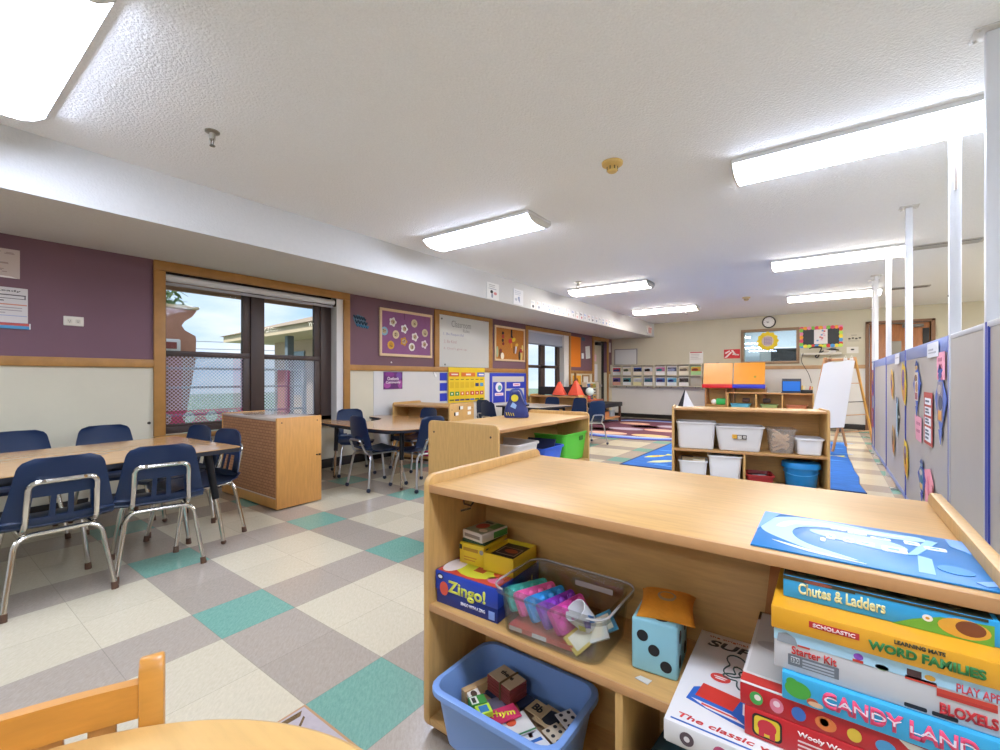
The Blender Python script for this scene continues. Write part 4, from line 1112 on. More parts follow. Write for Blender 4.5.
t = thing('wooden_chair', 'small honey wood slat back chair at the round table', 'chair', (-.889, .072, 0), R(69.5))
W2 = .165
for sx in (-1, 1):
    bm = NB(); pr = [(-.012, 0), (.014, 0), (.018, .30), (.028, .558), (.022, .575), (.006, .578), (-.008, .555), (-.010, .30)]
    prism(bm, pr, -.0175, .0175, 0, frame((sx*W2, .10, 0), (0, 1, 0), (0, 0, 1)))
    bmesh.ops.bevel(bm, geom=[e for e in bm.edges if e.calc_face_angle(0) > R(50)], offset=.004, segments=2, profile=.5, affect='EDGES')
    obj('back_post', bm, HONEY, t)
    bm = NB(); box(bm, sx*W2-.0165, sx*W2+.0165, -.18, -.147, 0, .27, 0, .005); obj('front_leg', bm, HONEY, t)
def curved(z0, z1, th, dip, crown=0.):
    lo = []
    for k in range(17):
        u = -1+2*k/16; x = u*(W2-.017); y = .108+dip*(1-u*u); zc = z1+crown*(1-u*u)
        lo.append([(x, y-th/2, z0), (x, y+th/2, z0), (x, y+th/2, zc), (x, y-th/2, zc)])
    bm = NB(); loft(bm, lo); return bm
obj('top_rail', curved(.484, .541, .02, .010), HONEY, t, 50)
obj('lower_rail', curved(.30, .335, .018, .010), HONEY, t, 50)
for x in (-.10, -.035, .035, .10):
    u = x/(W2-.017); y = .108+.010*(1-u*u)
    bm = NB(); box(bm, x-.018, x+.018, y-.006, y+.006, .33, .488, 0, .003); obj('slat', bm, CABW, t)
bm = NB(); prism(bm, rrect(-.175, .175, -.19, .10, .03), .27, .292); obj('seat', bm, HONEYT, t, 60)
for sx in (-1, 1):
    bm = NB(); cyl(bm, (sx*W2, -.16, .12), (sx*W2, .10, .12), .011); obj('stretcher', bm, HONEY, t)

# ---------------------------------------------------------------- easel
t = thing('easel', 'tall double sided easel holding a big white paper pad', 'easel', (.02, 7.83, 0), R(3))
EW = mat('easel_wood', '#c08e62', .5, var=.1)
EY = mat('easel_yellow_wood', '#cf9a4a', .45, var=.1)
ht, dp = 1.34, .36
def leg(x, yb, m, xt=None):
    bm = NB(); tube(bm, [(x, yb, .0), (x if xt is None else xt, dp, ht)], .017, 4); return obj('leg', bm, m, t, 20)
leg(.03, 0, EW, .31); leg(-.27, 0, EW, -.04); leg(.57, 2*dp, EY, .31); leg(.24, 2*dp, EW, -.03)
for f in (.20, .38, .52, .72):
    bm = NB(); y = dp*f; y2 = 2*dp-dp*f
    tube(bm, [(.03+.28*f, y, ht*f), (.57-.26*f, y2, ht*f)], .007, 6); obj('brace', bm, EW if f < .4 or f > .6 else BLACKM, t)
bm = NB()
sh = [(-.245, .30), (.165, .34), (.305, 1.275), (.22, 1.29), (.15, 1.265), (.08, 1.258), (.02, 1.262), (-.02, 1.25), (-.06, 1.235)]
Mf = frame((0, 0, 0), (1, 0, 0), (0, dp, ht))
k_ = math.sqrt(dp*dp+ht*ht)/ht
prism(bm, [(p[0], p[1]*k_) for p in sh], .02, .045, 0, Mf); obj('paper_pad', bm, C('#d6d9de', .7), t, smooth=0)
bm = NB(); box(bm, -.04, .31, dp-.02, dp+.02, ht-.05, ht-.015, 0, .004); obj('top_rail', bm, EW, t)
for x in (.02, .20, .27):
    bm = NB(); box(bm, x-.02, x+.02, dp-.06, dp-.02, ht-.06, ht-.015, 0, .006); tube(bm, [(x-.015, dp-.06, ht-.02), (x, dp-.07, ht+.025), (x+.015, dp-.06, ht-.02)], .004, 6); obj('clip', bm, C('#8a5a3a', .4) if x < .1 else C('#d8d5d0', .4), t)

# ---------------------------------------------------------------- rugs
RB = mat('blue_ocean_rug', '#2466b8', .95, var=.22, vscale=5, stretch=(1.2, 6, 1))
def rug(name, label, outline, border, pats, mats, th=.008):
    bm = NB(); prism(bm, outline, 0.0, th-.001, 1)
    cx = sum(p[0] for p in outline)/len(outline); cy = sum(p[1] for p in outline)/len(outline)
    prism(bm, [(cx+(p[0]-cx)*border, cy+(p[1]-cy)*(1-(1-border)*.8)) for p in outline], th-.001, th, 0)
    for k, (p, mi) in enumerate(pats): prism(bm, p, th, th+.0006+.0001*(k % 5), mi)
    return tag(obj(name, bm, mats, smooth=0), label, 'rug')
edge = [(.285, 5.2), (.25, 5.6), (.265, 6.0), (.24, 6.4), (.235, 6.9), (.215, 7.4), (.215, 7.9), (.225, 8.5), (.22, 9.02)]
pats = []
rnd = random.Random(11)
for k in range(46):
    x, y = rnd.uniform(-1.9, .12), rnd.uniform(5.35, 8.9); w = rnd.uniform(.08, .25)
    pats.append((ell(x, y, w, .018, 12, rnd.uniform(-.2, .2)), 2))
def fish(x, y, s, a, m1, m2):
    ca, sa = math.cos(a), math.sin(a)
    tr = lambda q: [(x+s*(px*ca-py*sa), y+s*(px*sa+py*ca)) for px, py in q]
    return [(tr([(-.55, .02), (-.2, .17), (.2, .14), (.55, -.02), (.2, -.15), (-.2, -.14)]), m1), (tr([(.5, .0), (.85, .2), (.78, 0), (.85, -.2)]), m1), (tr([(-.15, .02), (.0, .13), (.25, .06), (.1, -.1)]), m2)]
pats += fish(-1.84, 5.98, .34, 1.05, 3, 4) + fish(-1.66, 5.66, .40, .95, 5, 4) + fish(-1.55, 6.9, .4, .4, 3, 5) + fish(-.13, 7.4, .38, .1, 3, 3) + fish(-.8, 6.2, .4, .3, 3, 5) + fish(-1.0, 7.9, .4, .2, 5, 4)
rug('area_rug', 'bright blue ocean rug with yellow fish under the white bin shelf', [(-2.03, 5.2)]+edge+[(-2.0, 9.02)], .985, pats, [RB, C('#14305e', .95), C('#5aa0ea', .95), C('#d9d64a', .95), C('#e0912c', .95), C('#c6cf9c', .95)])
# round cornered rug at the far left
cx, cy, rx, ry = -3.02, 9.15, 1.52, 1.75
def sup(rx, ry, n=56, e=2.6):
    o = []
    for k in range(n):
        q = 2*PI*k/n; c_, s_ = math.cos(q), math.sin(q)
        o.append((cx+rx*math.copysign(abs(c_)**(2/e), c_), cy+ry*math.copysign(abs(s_)**(2/e), s_)))
    return o
pats = [(sup(1.50, 1.735), 2), (sup(1.42, 1.57), 3), (sup(1.34, 1.40), 0)]
pal = [4, 5, 6, 7, 8]
for i, (x, y, a, b, mi) in enumerate(((-3.35, 7.98, .38, .20, 4), (-2.55, 8.0, .34, .18, 5), (-2.95, 8.35, .30, .2, 6), (-2.2, 8.5, .3, .2, 7), (-3.75, 8.5, .33, .2, 5), (-3.3, 8.8, .36, .2, 8), (-2.6, 8.9, .36, .2, 4), (-2.1, 9.2, .26, .2, 6), (-3.8, 9.25, .3, .2, 7), (-3.1, 9.4, .3, .22, 5), (-2.6, 9.7, .36, .22, 8), (-3.5, 9.9, .34, .22, 4), (-2.2, 10.1, .28, .2, 5), (-3.0, 10.25, .33, .2, 7), (-3.8, 7.95, .2, .15, 7))):
    pats.append((ell(x, y, a, b), mi))
rug('area_rug', 'maroon rug with pastel ovals and blue border near the back wall', sup(rx, ry), .995, pats, [C('#6a3a4c', .95), C('#4a2a38', .95), C('#2f56c0', .95), C('#9fb4d8', .95), C('#e2b49a', .95), C('#d8b884', .95), C('#a9bcd0', .95), C('#d8929c', .95), C('#b4a8b8', .95)])
bm = NB(); prism(bm, rrect(-4.2, -1.75, 10.72, 11.2, .05), 0, .007, 0); 
for k in range(12): prism(bm, rect(-4.1+k*.2, -4.0+k*.2, 10.85, 11.07), .007, .0076, 1+k % 2)
tag(obj('floor_runner', bm, [C('#38222a', .95), C('#1f1c2a', .95), C('#5a2f38', .95)], smooth=0), 'narrow dark maroon runner along the back wall base', 'rug')
# ================================================================== bins
def bin_mesh(w, d, h, taper=.85, th=.004, rim=.010, rc=.03, z0=0., rimh=.014):
    """open tub: outer wall, rim, inner wall, floor"""
    bm = NB()
    def lp(f, z, ins=0., rr=rc):
        return [(p[0], p[1], z) for p in rrect(-w/2*f+ins, w/2*f-ins, -d/2*f+ins, d/2*f-ins, max(.004, rr-ins*.5), 4)]
    loops = [lp(taper, z0, .012, rc*.8), lp(taper, z0+.006), lp(1, z0+h-rimh), lp(1, z0+h-rimh, -rim), lp(1, z0+h-.002, -rim), lp(1, z0+h, -rim+.003), lp(1, z0+h, th-.001), lp(1, z0+h-.003, th), lp(taper, z0+.008, th), lp(taper, z0+.006, .016, rc*.8)]
    loft(bm, loops)
    return bm
def storage_bin(name, label, loc, w, d, h, m, rz=0., taper=.85, group=None, rim=.010, rc=.03, cat='bin'):
    t = thing(name, label, cat, loc, rz, group)
    obj('tub', bin_mesh(w, d, h, taper, rim=rim, rc=rc), m, t, 40)
    return t
SMOKY = mat('translucent_grey_plastic', '#d6d2ce', .35, spec=.5)
WHITEPL = mat('white_plastic', '#e6e5e4', .4)
CLEAR = glass_mat('clear_plastic', '#eef0f0', .10, .06)
CLEARW = bpy.data.materials.new('milky_clear_plastic'); CLEARW.use_nodes = True
def _cw():
    nt = CLEARW.node_tree; nt.nodes.clear(); o = nt.nodes.new('ShaderNodeOutputMaterial')
    mx = nt.nodes.new('ShaderNodeMixShader'); mx.inputs[0].default_value = .25
    d = nt.nodes.new('ShaderNodeBsdfPrincipled'); d.inputs['Base Color'].default_value = lin('#c9c0b4'); d.inputs['Roughness'].default_value = .3
    t = nt.nodes.new('ShaderNodeBsdfTransparent')
    nt.links.new(t.outputs[0], mx.inputs[1]); nt.links.new(d.outputs[0], mx.inputs[2]); nt.links.new(mx.outputs[0], o.inputs[0])
_cw()

# ---- shelf C (local helper: position along its front)
def cpos(u, v, z): return (-1.24+u*math.cos(AC)-v*math.sin(AC), 4.55+u*math.sin(AC)+v*math.cos(AC), z)
t = storage_bin('storage_bin', 'large plain grey bin, first on the upper board of the bin shelf', cpos(.215, .15, .356), .34, .25, .262, SMOKY, AC, .92)
t = storage_bin('storage_bin', 'wide grey bin with a picture label on the upper board of bin shelf', cpos(.59, .15, .356), .40, .25, .235, SMOKY, AC, .84)
bm = NB()
for x0, x1, z0, z1, mi in ((-.05, .06, .115, .155, 0), (-.06, -.02, .12, .158, 1), (-.015, .02, .118, .15, 2), (.03, .055, .125, .15, 2), (-.05, .06, .106, .114, 3)): box(bm, x0, x1, -.124, -.118, z0, z1, mi)
obj('picture_label', bm, [C('#3a2e2a'), C('#d8a02c'), C('#e9e2d6'), C('#b8b0a4')], t, smooth=0)
t = storage_bin('storage_bin', 'clear narrow bin with wooden pieces showing through', cpos(.935, .15, .356), .215, .24, .225, CLEARW, AC, .82)
for k in range(9):
    bm = NB(); box(bm, -.07, .07, -.009, .009, -.012, .012, 0, .004)
    o = tag(obj('wooden_block', bm, C('#e2b684', .6)), 'pale wooden stick piece in the clear narrow bin', 'block', 'wooden pieces in the clear bin'); rnd = random.Random(k)
    p = cpos(.935+rnd.uniform(-.008, .008), .15+rnd.uniform(-.055, .04), .40+k*.015); o.location = p; o.rotation_euler = (rnd.uniform(-.2, .2), rnd.uniform(.3, .7)*(1 if k % 3 else -1), AC+rnd.uniform(-.25, .25))
storage_bin('storage_bin', 'low white bin at the right end of the upper bin shelf board', cpos(1.145, .15, .356), .20, .24, .15, WHITEPL, AC, .88)
t = storage_bin('storage_bin', 'short white bin with cards on the lower left of the bin shelf', cpos(.19, .15, .051), .25, .25, .19, WHITEPL, AC, .9)
bm = NB(); box(bm, -.10, .11, -.02, .02, .02, .20, 0); box(bm, -.11, .0, .03, .06, .02, .205, 1); box(bm, .0, .11, -.10, -.07, .02, .197, 2)
tag(obj('card_stack', bm, [C('#d8c49a'), C('#4a3a34'), C('#e3d8bd')], smooth=0, loc=cpos(.19, .15, .055), rot=(0, 0, AC)), 'brown and cream cards standing in the short white bin', 'cards')
storage_bin('storage_bin', 'tall white bin on the lower board beside the divider', cpos(.47, .15, .051), .285, .25, .255, WHITEPL, AC, .86)
t = storage_bin('tray', 'shallow red tray on the lower right of the bin shelf', cpos(.76, .14, .051), .215, .25, .10, C('#b02a2c', .35), AC, .92)
bm = NB(); box(bm, -.09, .09, -.10, .10, .0, .02, 0); box(bm, -.02, .05, -.09, .0, .02, .03, 1); box(bm, -.05, .0, -.08, .02, .02, .026, 2)
tag(obj('booklet', bm, [C('#2a1d20', .5), C('#c9ccd4', .5), C('#d8d4cc')], smooth=0, loc=cpos(.76, .14, .105), rot=(0, 0, AC+.2)), 'dark booklets lying on the shallow red tray', 'booklet')
t = thing('bucket', 'big bright blue bucket with a lid on the bin shelf', 'bucket', cpos(1.095, .15, .051))
BBL = mat('bright_blue_plastic', '#1f86c8', .35)
bm = NB(); lathe(bm, [(.115, 0), (.118, .004), (.135, .19), (.133, .19)], 32); obj('pail', bm, BBL, t)
bm = NB(); lathe(bm, [(.148, .178), (.152, .182), (.150, .214), (.144, .228), (.12, .232), (.0005, .232)], 32); obj('lid', bm, BBL, t)
bm = NB(); tube(bm, [(.137*math.cos(R(180+a)), .137*math.sin(R(180+a)), .15-.03*math.sin(R(a))) for a in range(0, 181, 15)], .003, 6); obj('handle', bm, C('#4aa4dc', .35), t)
# on top of shelf C
bm = NB(); loft(bm, [[(0, 0, 0), (.02, .02, .17), (-.045, .05, 0)], [(.005, -.004, 0), (.026, .016, .17), (-.04, .046, 0)]], 1, True, True)
loft(bm, [[(.0, .0, 0), (.02, .02, .17), (.105, -.02, .0)], [(.004, .005, 0), (.022, .026, .17), (.108, -.014, .0)]], 0)
tag(obj('folded_card', bm, [C('#e0e2e4', .7), C('#23242a', .6)], smooth=0, loc=cpos(.09, .20, .756), rot=(0, 0, AC)), 'white and black folded card standing at left on the bin shelf', 'card')

# ---- shelf B
storage_bin('storage_bin', 'grey white bin inside the shelf with the navy bag', (-1.76, 2.46, .388), .28, .36, .235, SMOKY, PI/2+.0, .85)
storage_bin('storage_bin', 'bright green bin inside the shelf with the navy bag', (-1.76, 3.22, .388), .30, .40, .225, C('#57c23a', .4), 0, .86)
bm = NB(); prism(bm, rrect(-.03, .03, -.018, .018, .008), 0, .002); o = obj('handle_hole', bm, C('#2e6a22', .6), bpy.data.objects['storage_bin.006'] if False else None)
o.matrix_world = frame((-1.608, 3.30, .565), (0, 1, 0), (.06, 0, 1))
GB = [q for q in bpy.data.objects if q.get('label') == 'bright green bin inside the shelf with the navy bag'][0]
bpy.context.view_layer.update()
mw = o.matrix_world.copy(); o.parent = GB; o.matrix_parent_inverse = Matrix.Identity(4); bpy.context.view_layer.update(); o.matrix_basis = GB.matrix_world.inverted() @ mw
t = storage_bin('storage_bin', 'royal blue bin with dark books inside the shelf with the navy bag', (-1.745, 2.83, .388), .30, .30, .165, C('#2f5fd0', .4), 0, .85)
tag(obj('folder', (lambda b: (box(b, -.13, .13, -.006, .006, 0, .235, 0, .002), b)[1])(NB()), C('#1c2648', .5), loc=(-1.76, 2.80, .40), rot=(R(-38), 0, .12)), 'dark navy folder leaning out of the royal blue bin', 'folder')
tag(obj('folder', (lambda b: (box(b, -.10, .10, -.004, .004, 0, .20, 0, .002), b)[1])(NB()), C('#c79a3a', .5), loc=(-1.76, 2.86, .40), rot=(R(-30), 0, .12)), 'yellow folder edge in the royal blue bin', 'folder')
tag(obj('folder', (lambda b: (box(b, -.10, .10, -.004, .004, 0, .20, 0, .002), b)[1])(NB()), C('#5a3a36', .5), loc=(-1.76, 2.90, .40), rot=(R(-26), 0, .12)), 'brown folder in the royal blue bin', 'folder')
# navy bag
t = thing('bag', 'navy cone shaped bag with a yellow disc on the middle shelf', 'bag', (-1.99, 2.93, .738), R(37))
bm = NB()
loops = []
for z, w, d, ox in ((0, .092, .075, 0), (.012, .098, .08, 0), (.07, .088, .07, .0), (.13, .058, .05, -.004), (.17, .045, .04, -.006), (.20, .034, .028, -.006), (.215, .015, .012, -.006)):
    loops.append([(p[0]+ox, p[1], z) for p in rrect(-w, w, -d, d, min(w, d)*.55, 5)])
loft(bm, loops); obj('body', bm, mat('navy_nylon', '#2a3578', .5, var=.12, vscale=9, bump=.3, bscale=25), t, 60)
MB_ = frame((0, -.089, .0), (1, 0, 0), (0, .25, 1))
bm = NB(); prism(bm, ell(-.015, .155, .028), .0, .010, 0, MB_); obj('disc', bm, C('#d9c81e', .5), t, smooth=0)
bm = NB(); prism(bm, [(-.05, .09), (-.01, .07), (.0, .10), (-.03, .125)], -.008, .004, 0, MB_); obj('patch', bm, C('#8fb0dc', .5), t, smooth=0)
bm = NB()
for k in range(4): tube(bm, [(-.085+k*.018, -.082, .045-.002*k), (-.075+k*.018, -.083, .02-.002*k)], .003, 6)
obj('zigzag_stitch', bm, C('#d6c93a', .5), t)
bm = NB(); tube(bm, bend([(-.05, -.03, .17), (-.045, -.05, .215), (.03, -.045, .225), (.055, -.05, .15), (.075, -.06, .10)], .03), .009, 8); obj('strap', bm, C('#4056a8', .5), t)
bm = NB(); box(bm, .07, .10, -.05, -.02, .09, .105, 0, .004); obj('buckle', bm, C('#1c1c24', .4), t)

# ---- shelf E top
def tent(x, y, z, s, label, rz):
    bm = NB(); loft(bm, [[(-s, -s*.7, 0), (s, -s*.7, 0), (s, s*.7, 0), (-s, s*.7, 0)], [(-.02, -.02, s*2.0), (.02, -.02, s*2.0), (.02, .02, s*2.0), (-.02, .02, s*2.0)]])
    bmesh.ops.bevel(bm, geom=list(bm.edges), offset=.012, segments=2, profile=.5, affect='EDGES')
    return tag(obj('cone_cushion', bm, C('#e2573f', .6), None, 60, (x, y, z), (0, 0, rz)), label, 'cushion', 'red orange cushions on the long shelf')
tent(-4.06, 7.42, .718, .125, 'left red orange pointed cushion on the long shelf', .2)
tent(-3.72, 7.42, .718, .135, 'right red orange pointed cushion on the long shelf', -.3)
bm = NB(); prism(bm, rrect(-.55, .55, -.06, .06, .03), 0, .15); tag(obj('bolster', bm, C('#23242b', .6), None, 40, (-4.05, 7.575, .718)), 'black bolster behind the red orange cushions', 'cushion')
# bench, book rack, lamp
t = thing('bench', 'black padded bench with wood legs along the far left wall', 'bench', (-4.42, 9.15, 0))
bm = NB(); prism(bm, rrect(0, .48, 0, 1.2, .07), .37, .46); bmesh.ops.bevel(bm, geom=[e for e in bm.edges if e.calc_face_angle(0) > R(60)], offset=.025, segments=3, profile=.5, affect='EDGES'); obj('seat_pad', bm, C('#1e2128', .55), t, 60)
for x in (.06, .42):
    for y in (.08, 1.12):
        bm = NB(); box(bm, x-.025, x+.025, y-.025, y+.025, 0, .37, 0, .004); obj('leg', bm, C('#4a2d22', .5), t)
bm = NB(); box(bm, .05, .43, .06, 1.14, .10, .13, 0, .004); obj('lower_shelf', bm, C('#c48a58', .5), t)
for k, (c, y, l) in enumerate((('#d8c0b0', 9.3, 'pink white'), ('#c98a5a', 9.62, 'tan'), ('#a8b8c8', 9.95, 'pale grey'))):
    bm = NB(); box(bm, -.13, .13, -.11, .11, 0, .14, 0, .01); tag(obj('storage_box', bm, C(c, .6), None, 35, (-4.19, y+.06, .131)), l+' box stored under the black bench', 'box', 'boxes under the black bench')
t = thing('book_rack', 'low rack of colourful books on a red wood shelf by the far door', 'book rack', (-4.67, 9.62, 0))
bm = NB(); box(bm, 0, .23, 0, .72, .47, .52, 0, .004); obj('bottom_shelf', bm, C('#b5623f', .5), t)
for y in (0, .69):
    bm = NB(); box(bm, 0, .12, y, y+.03, .0, .93, 0, .004); obj('side_panel', bm, C('#c8bca8', .5), t)
bm = NB(); box(bm, 0, .02, .03, .69, .1, .93); obj('back_panel', bm, C('#d6d2c8', .5), t, smooth=0)
for z in (.66, .79):
    bm = NB(); box(bm, .02, .10, .03, .69, z-.008, z); obj('rack_ledge', bm, C('#d6d2c8', .5), t, smooth=0)
BC = ['#2f6a5a', '#c9503a', '#3a4f8c', '#d9b24a', '#7a3a34', '#3f8a9a', '#e0dcd0', '#4a4a52', '#c46a8a', '#2a7ab0', '#b8862f', '#8a9a4a']
for r_ in range(3):
    for k in range(4):
        bm = NB(); box(bm, 0, .012, -.065, .065, 0, .10, 0); box(bm, .012, .0126, -.045, .045, .03, .06, 1)
        tag(obj('book', bm, [C(BC[r_*4+k]), C(BC[(r_*4+k*3+5) % 12])], smooth=0, loc=(-4.61, 9.73+k*.155, (.522, .662, .792)[r_]), rot=(0, R(-8), 0)), '%s book of the %s row in the book rack' % (ORD[k], ('bottom', 'middle', 'top')[r_]), 'book', 'books in the rack by the far door')
t = thing('microphone_arm', 'black gooseneck gadget on a thin wood post by the far window', 'lamp', (-4.50, 8.95, 0))
bm = NB(); box(bm, -.02, .02, -.02, .02, 0, 1.14, 0, .004); obj('post', bm, C('#8a5f35', .5), t)
bm = NB(); lathe(bm, [(.02, .80), (.15, .80), (.16, .83), (.14, .88), (.06, .90), (.045, .96), (.02, 1.0)], 20); obj('head', bm, BLACKP, t)
bm = NB(); ball(bm, (.05, .25, .70), .0, 4) if False else ball(bm, (0, 0, 0), .075, 10); tag(obj('ball', bm, C('#c9d6d2', .6), None, 60, (-3.46, 7.45, .793)), 'pale round ball beside the right orange cushion', 'ball')

# ---- shelf F with organisers near the back wall
t = shelf_unit('storage_shelf', 'low three bay wood shelf by the back wall under the laptop', (-1.74, 10.55, 0), 0, 1.52, .36, .73, .34, False, (.40,), [(.54, .05, .70), (1.0, .05, .70)], top_drop=.0)
for k, (x, w, c, lb) in enumerate((( -1.50, .36, '#5aa8c8', 'light blue tray with toys in the left bay of the far low shelf'), (-.98, .30, '#8aa06a', 'greenish tray with toys in the middle bay of the far low shelf'), (-.50, .34, '#b06a4a', 'red brown tray in the right bay of the far low shelf'))):
    storage_bin('tray', lb, (x, 10.72, .401), w, .26, .09, C(c, .45), 0, .9)
bm = NB(); box(bm, -.07, .07, -.05, .05, 0, .09, 0, .02); tag(obj('toy_camera', bm, C('#4a3028', .5), None, 35, (-1.40, 10.72, .52)), 'dark toy box above the light blue tray', 'toy')
bm = NB(); box(bm, -.07, .07, -.05, .05, 0, .09, 0, .02); tag(obj('toy_camera', bm, C('#3a2a26', .5), None, 35, (-1.02, 10.72, .52)), 'dark toy box above the greenish tray', 'toy')
t = thing('art_drying_stand', 'stand with two tilted orange boards over red and blue ledges', 'stand', (-2.22, 10.75, 0))
for x in (0.0, .42, .56, 1.14):
    bm = NB(); box(bm, x, x+.03, .0, .32, 0, .84, 0, .004); obj('upright', bm, C('#a97c50', .5), t)
bm = NB(); box(bm, 0, 1.17, .0, .32, .42, .44, 0, .003); box(bm, 0, 1.17, .30, .32, .05, .84); obj('shelf_board', bm, WOOD, t)
for x0, c, lc, nm in ((-.03, '#d99a4c', '#c8252c', 'red'), (.575, '#dc9328', '#2a34b4', 'blue')):
    bm = NB(); prism(bm, rrect(0, .585, 0, .47, .02), 0, .015, 0, frame((x0, .0, .90), (1, 0, 0), (0, .22, 1))); b_ = obj('tilted_board', bm, mat('orange_board_'+nm, c, .3, var=.05), t, smooth=0)
    bm = NB(); box(bm, x0-.01, x0+.60, -.09, .02, .815, .90, 0, .012); obj('ledge', bm, C(lc, .4), t)
    bm = NB(); box(bm, x0+.25, x0+.31, .09, .12, 1.352, 1.372, 0, .004); obj('clip', bm, BLACKP, t)
bm = NB(); prism(bm, ell(.98, .16, .022), .015, .017, 0, frame((0, .0, .90), (1, 0, 0), (0, .22, 1))); obj('sticker', bm, C('#8a8a2a'), t, smooth=0)
bm = NB(); box(bm, -.10, .10, -.08, .08, 0, .14, 0, .03); tag(obj('green_box', bm, C('#35b45a', .45), None, 40, (-1.93+.03, 10.88, .442)), 'bright green rounded box under the orange boards', 'box')
bm = NB(); ball(bm, (0, 0, .06), .06, 10); tag(obj('ball', bm, C('#e8e4e2', .5), None, 60, (-2.05, 10.86, .442)), 'white ball at left under the orange boards', 'ball')
t = thing('laptop', 'open laptop with a bright blue screen on the far low shelf', 'laptop', (-.60, 10.72, .732))
bm = NB(); box(bm, -.165, .165, -.11, .11, 0, .018, 0, .006); obj('base', bm, C('#1c2a3c', .4), t)
bm = NB(); box(bm, -.165, .165, .10, .115, .018, .25, 0, .005); sc_ = obj('lid', bm, C('#22262e', .4), t)
bm = NB(); box(bm, -.15, .15, .0985, .10, .035, .235); obj('screen', bm, mat('laptop_screen', '#1c4fa0', .2, emit='#2f7ad8', estr=.55), sc_, smooth=0)
bm = NB(); box(bm, -.165, .165, .13, .15, .02, .29, 0, .004); tag(obj('binder', bm, C('#3b3f48', .5), None, 35, (-.60, 10.74, .732)), 'grey binder standing behind the laptop', 'binder')
t = thing('supply_tray', 'black supply tray with small yellow and red pieces right of the laptop', 'tray', (-.34, 10.72, .732))
bm = NB(); box(bm, -.10, .10, -.09, .09, 0, .07, 0, .012); obj('tray', bm, BLACKP, t)
for k, (x, c, h) in enumerate(((-.08, '#c9a53a', .12), (-.045, '#d8cfa0', .10), (.05, '#c04a3a', .10), (.085, '#d8b050', .09))):
    bm = NB(); cyl(bm, (x, 0, .06), (x+.008, .01, .07+h*.7), .012, n=8); obj('marker', bm, C(c), t)
bm = NB(); box(bm, -.16, .22, -.12, .18, .70, .73, 0, .004); 
for x in (-.14, .2): box(bm, x-.015, x+.015, -.1, -.07, 0, .7); box(bm, x-.015, x+.015, .13, .16, 0, .7)
tag(obj('small_table', bm, C('#3b3836', .5), None, 35, (-.02, 10.72, 0)), 'small dark table edge right of the far low shelf', 'table')

# ================================================================== back wall things
def cubby(x0, n, label):
    t = thing('wall_cubby', label, 'cubby shelf', (x0, YB-.14, .77), 0, 'wall cubby units on the back wall')
    w = 1.14; m = C('#c2bca8', .5)
    cols = n; cw = (w-.02)/cols
    bm = NB(); box(bm, 0, w, .115, .14, .05, .60); obj('back_panel', bm, C('#b8b4aa', .6), t, smooth=0)
    for x in (0, w-.025):
        bm = NB(); box(bm, x, x+.025, 0, .14, 0, .61, 0, .003); obj('side_panel', bm, m, t)
    for z in (.045, .315, .585):
        bm = NB(); box(bm, .02, w-.02, .0, .12, z, z+.02, 0, .002); obj('shelf_board', bm, m, t)
    for k in range(1, cols):
        bm = NB(); box(bm, k*cw, k*cw+.018, .0, .12, .06, .59, 0, .002); obj('divider', bm, m, t)
    for k in range(cols):
        bm = NB(); tube(bm, [(k*cw+cw*.5, .10, .045), (k*cw+cw*.5, .05, .03), (k*cw+cw*.5, .05, .015)], .006, 6); obj('coat_hook', bm, C('#6a5a48', .5), t)
    return t, cw
pal = [['#c8343a', '#26346e', '#dfe6ea'], ['#d8d2c0', '#5a6a52', '#e6e6ea'], ['#2a3f8a', '#141c30', '#e8ddc8'], ['#b8bcc4', '#2a2624', '#e4d4c8'], ['#b06a9a', '#3a9aa0', '#e6e8ee'], ['#4a4f6a', '#8a94b8', '#dfe0e4'], ['#b5a88c', '#6a5f58', '#e2dccb'], ['#c89a2c', '#a83a2e', '#9ac88a'],
       ['#5a4ea0', '#2a2c5a', '#d8a894'], ['#2a7a8a', '#1a1c2a', '#e4e6e8'], ['#c9ccd2', '#c9ccd2', '#ded9a8'], ['#4a5f8a', '#2f6f78', '#e2e4e6'], ['#2f5aa0', '#3a2c70', '#e6e8ee'], ['#5aa0c8', '#3a4a9a', '#d4dce6'], ['#3a3434', '#5a5254', '#e6e6e8'], ['#d2d0cc', '#d2d0cc', '#d2d0cc']]
for u, (x0, nm) in enumerate(((-4.685, 'left'), (-3.545, 'right'))):
    t, cw = cubby(x0, 4, '%s wall cubby unit with picture cards on the back wall' % nm)
    for row in range(2):
        for k in range(4):
            idx = row*8+u*4+k; a, b_, c_ = pal[idx]
            if idx == 15: continue
            bm = NB(); w = cw-.045; h = .21
            box(bm, -w/2, w/2, 0, .008, 0, h, 2); box(bm, -w/2+.01, w/2-.01, -.0008, 0, h*.42, h-.02, 0)
            rnd = random.Random(idx); prism(bm, ell(rnd.uniform(-.03, .03), h*.6, w*.25, h*.16), .0008, .0016, 1, Matrix.Rotation(R(90), 4, 'X'))
            box(bm, -w/2+.02, -.0, -.0016, 0, h*.45, h*.7, 1)
            tag(obj('picture_card', bm, [C(a, .6), C(b_, .6), C(c_, .6)], smooth=0, loc=(x0+.012+cw*(k+.5), YB-.06, .77+(.337 if row == 0 else .067))),
                'picture card in the %s row of the back wall cubbies, %s from left' % (('upper', 'lower')[row], ORD[u*4+k]), 'card', 'picture cards in the wall cubbies')
t = thing('whiteboard', 'small grey framed whiteboard above the left wall cubbies', 'whiteboard', M=BW(-4.31, 1.575))
bm = NB(); box(bm, -.29, .29, -.19, .20, 0, .012); obj('panel', bm, C('#c9ccce', .3), t, smooth=0)
bm = NB()
fr(bm, -.31, .31, -.21, .22, .022, 0, .02)
obj('frame', bm, C('#85868a', .4, metal=.3), t, smooth=0)
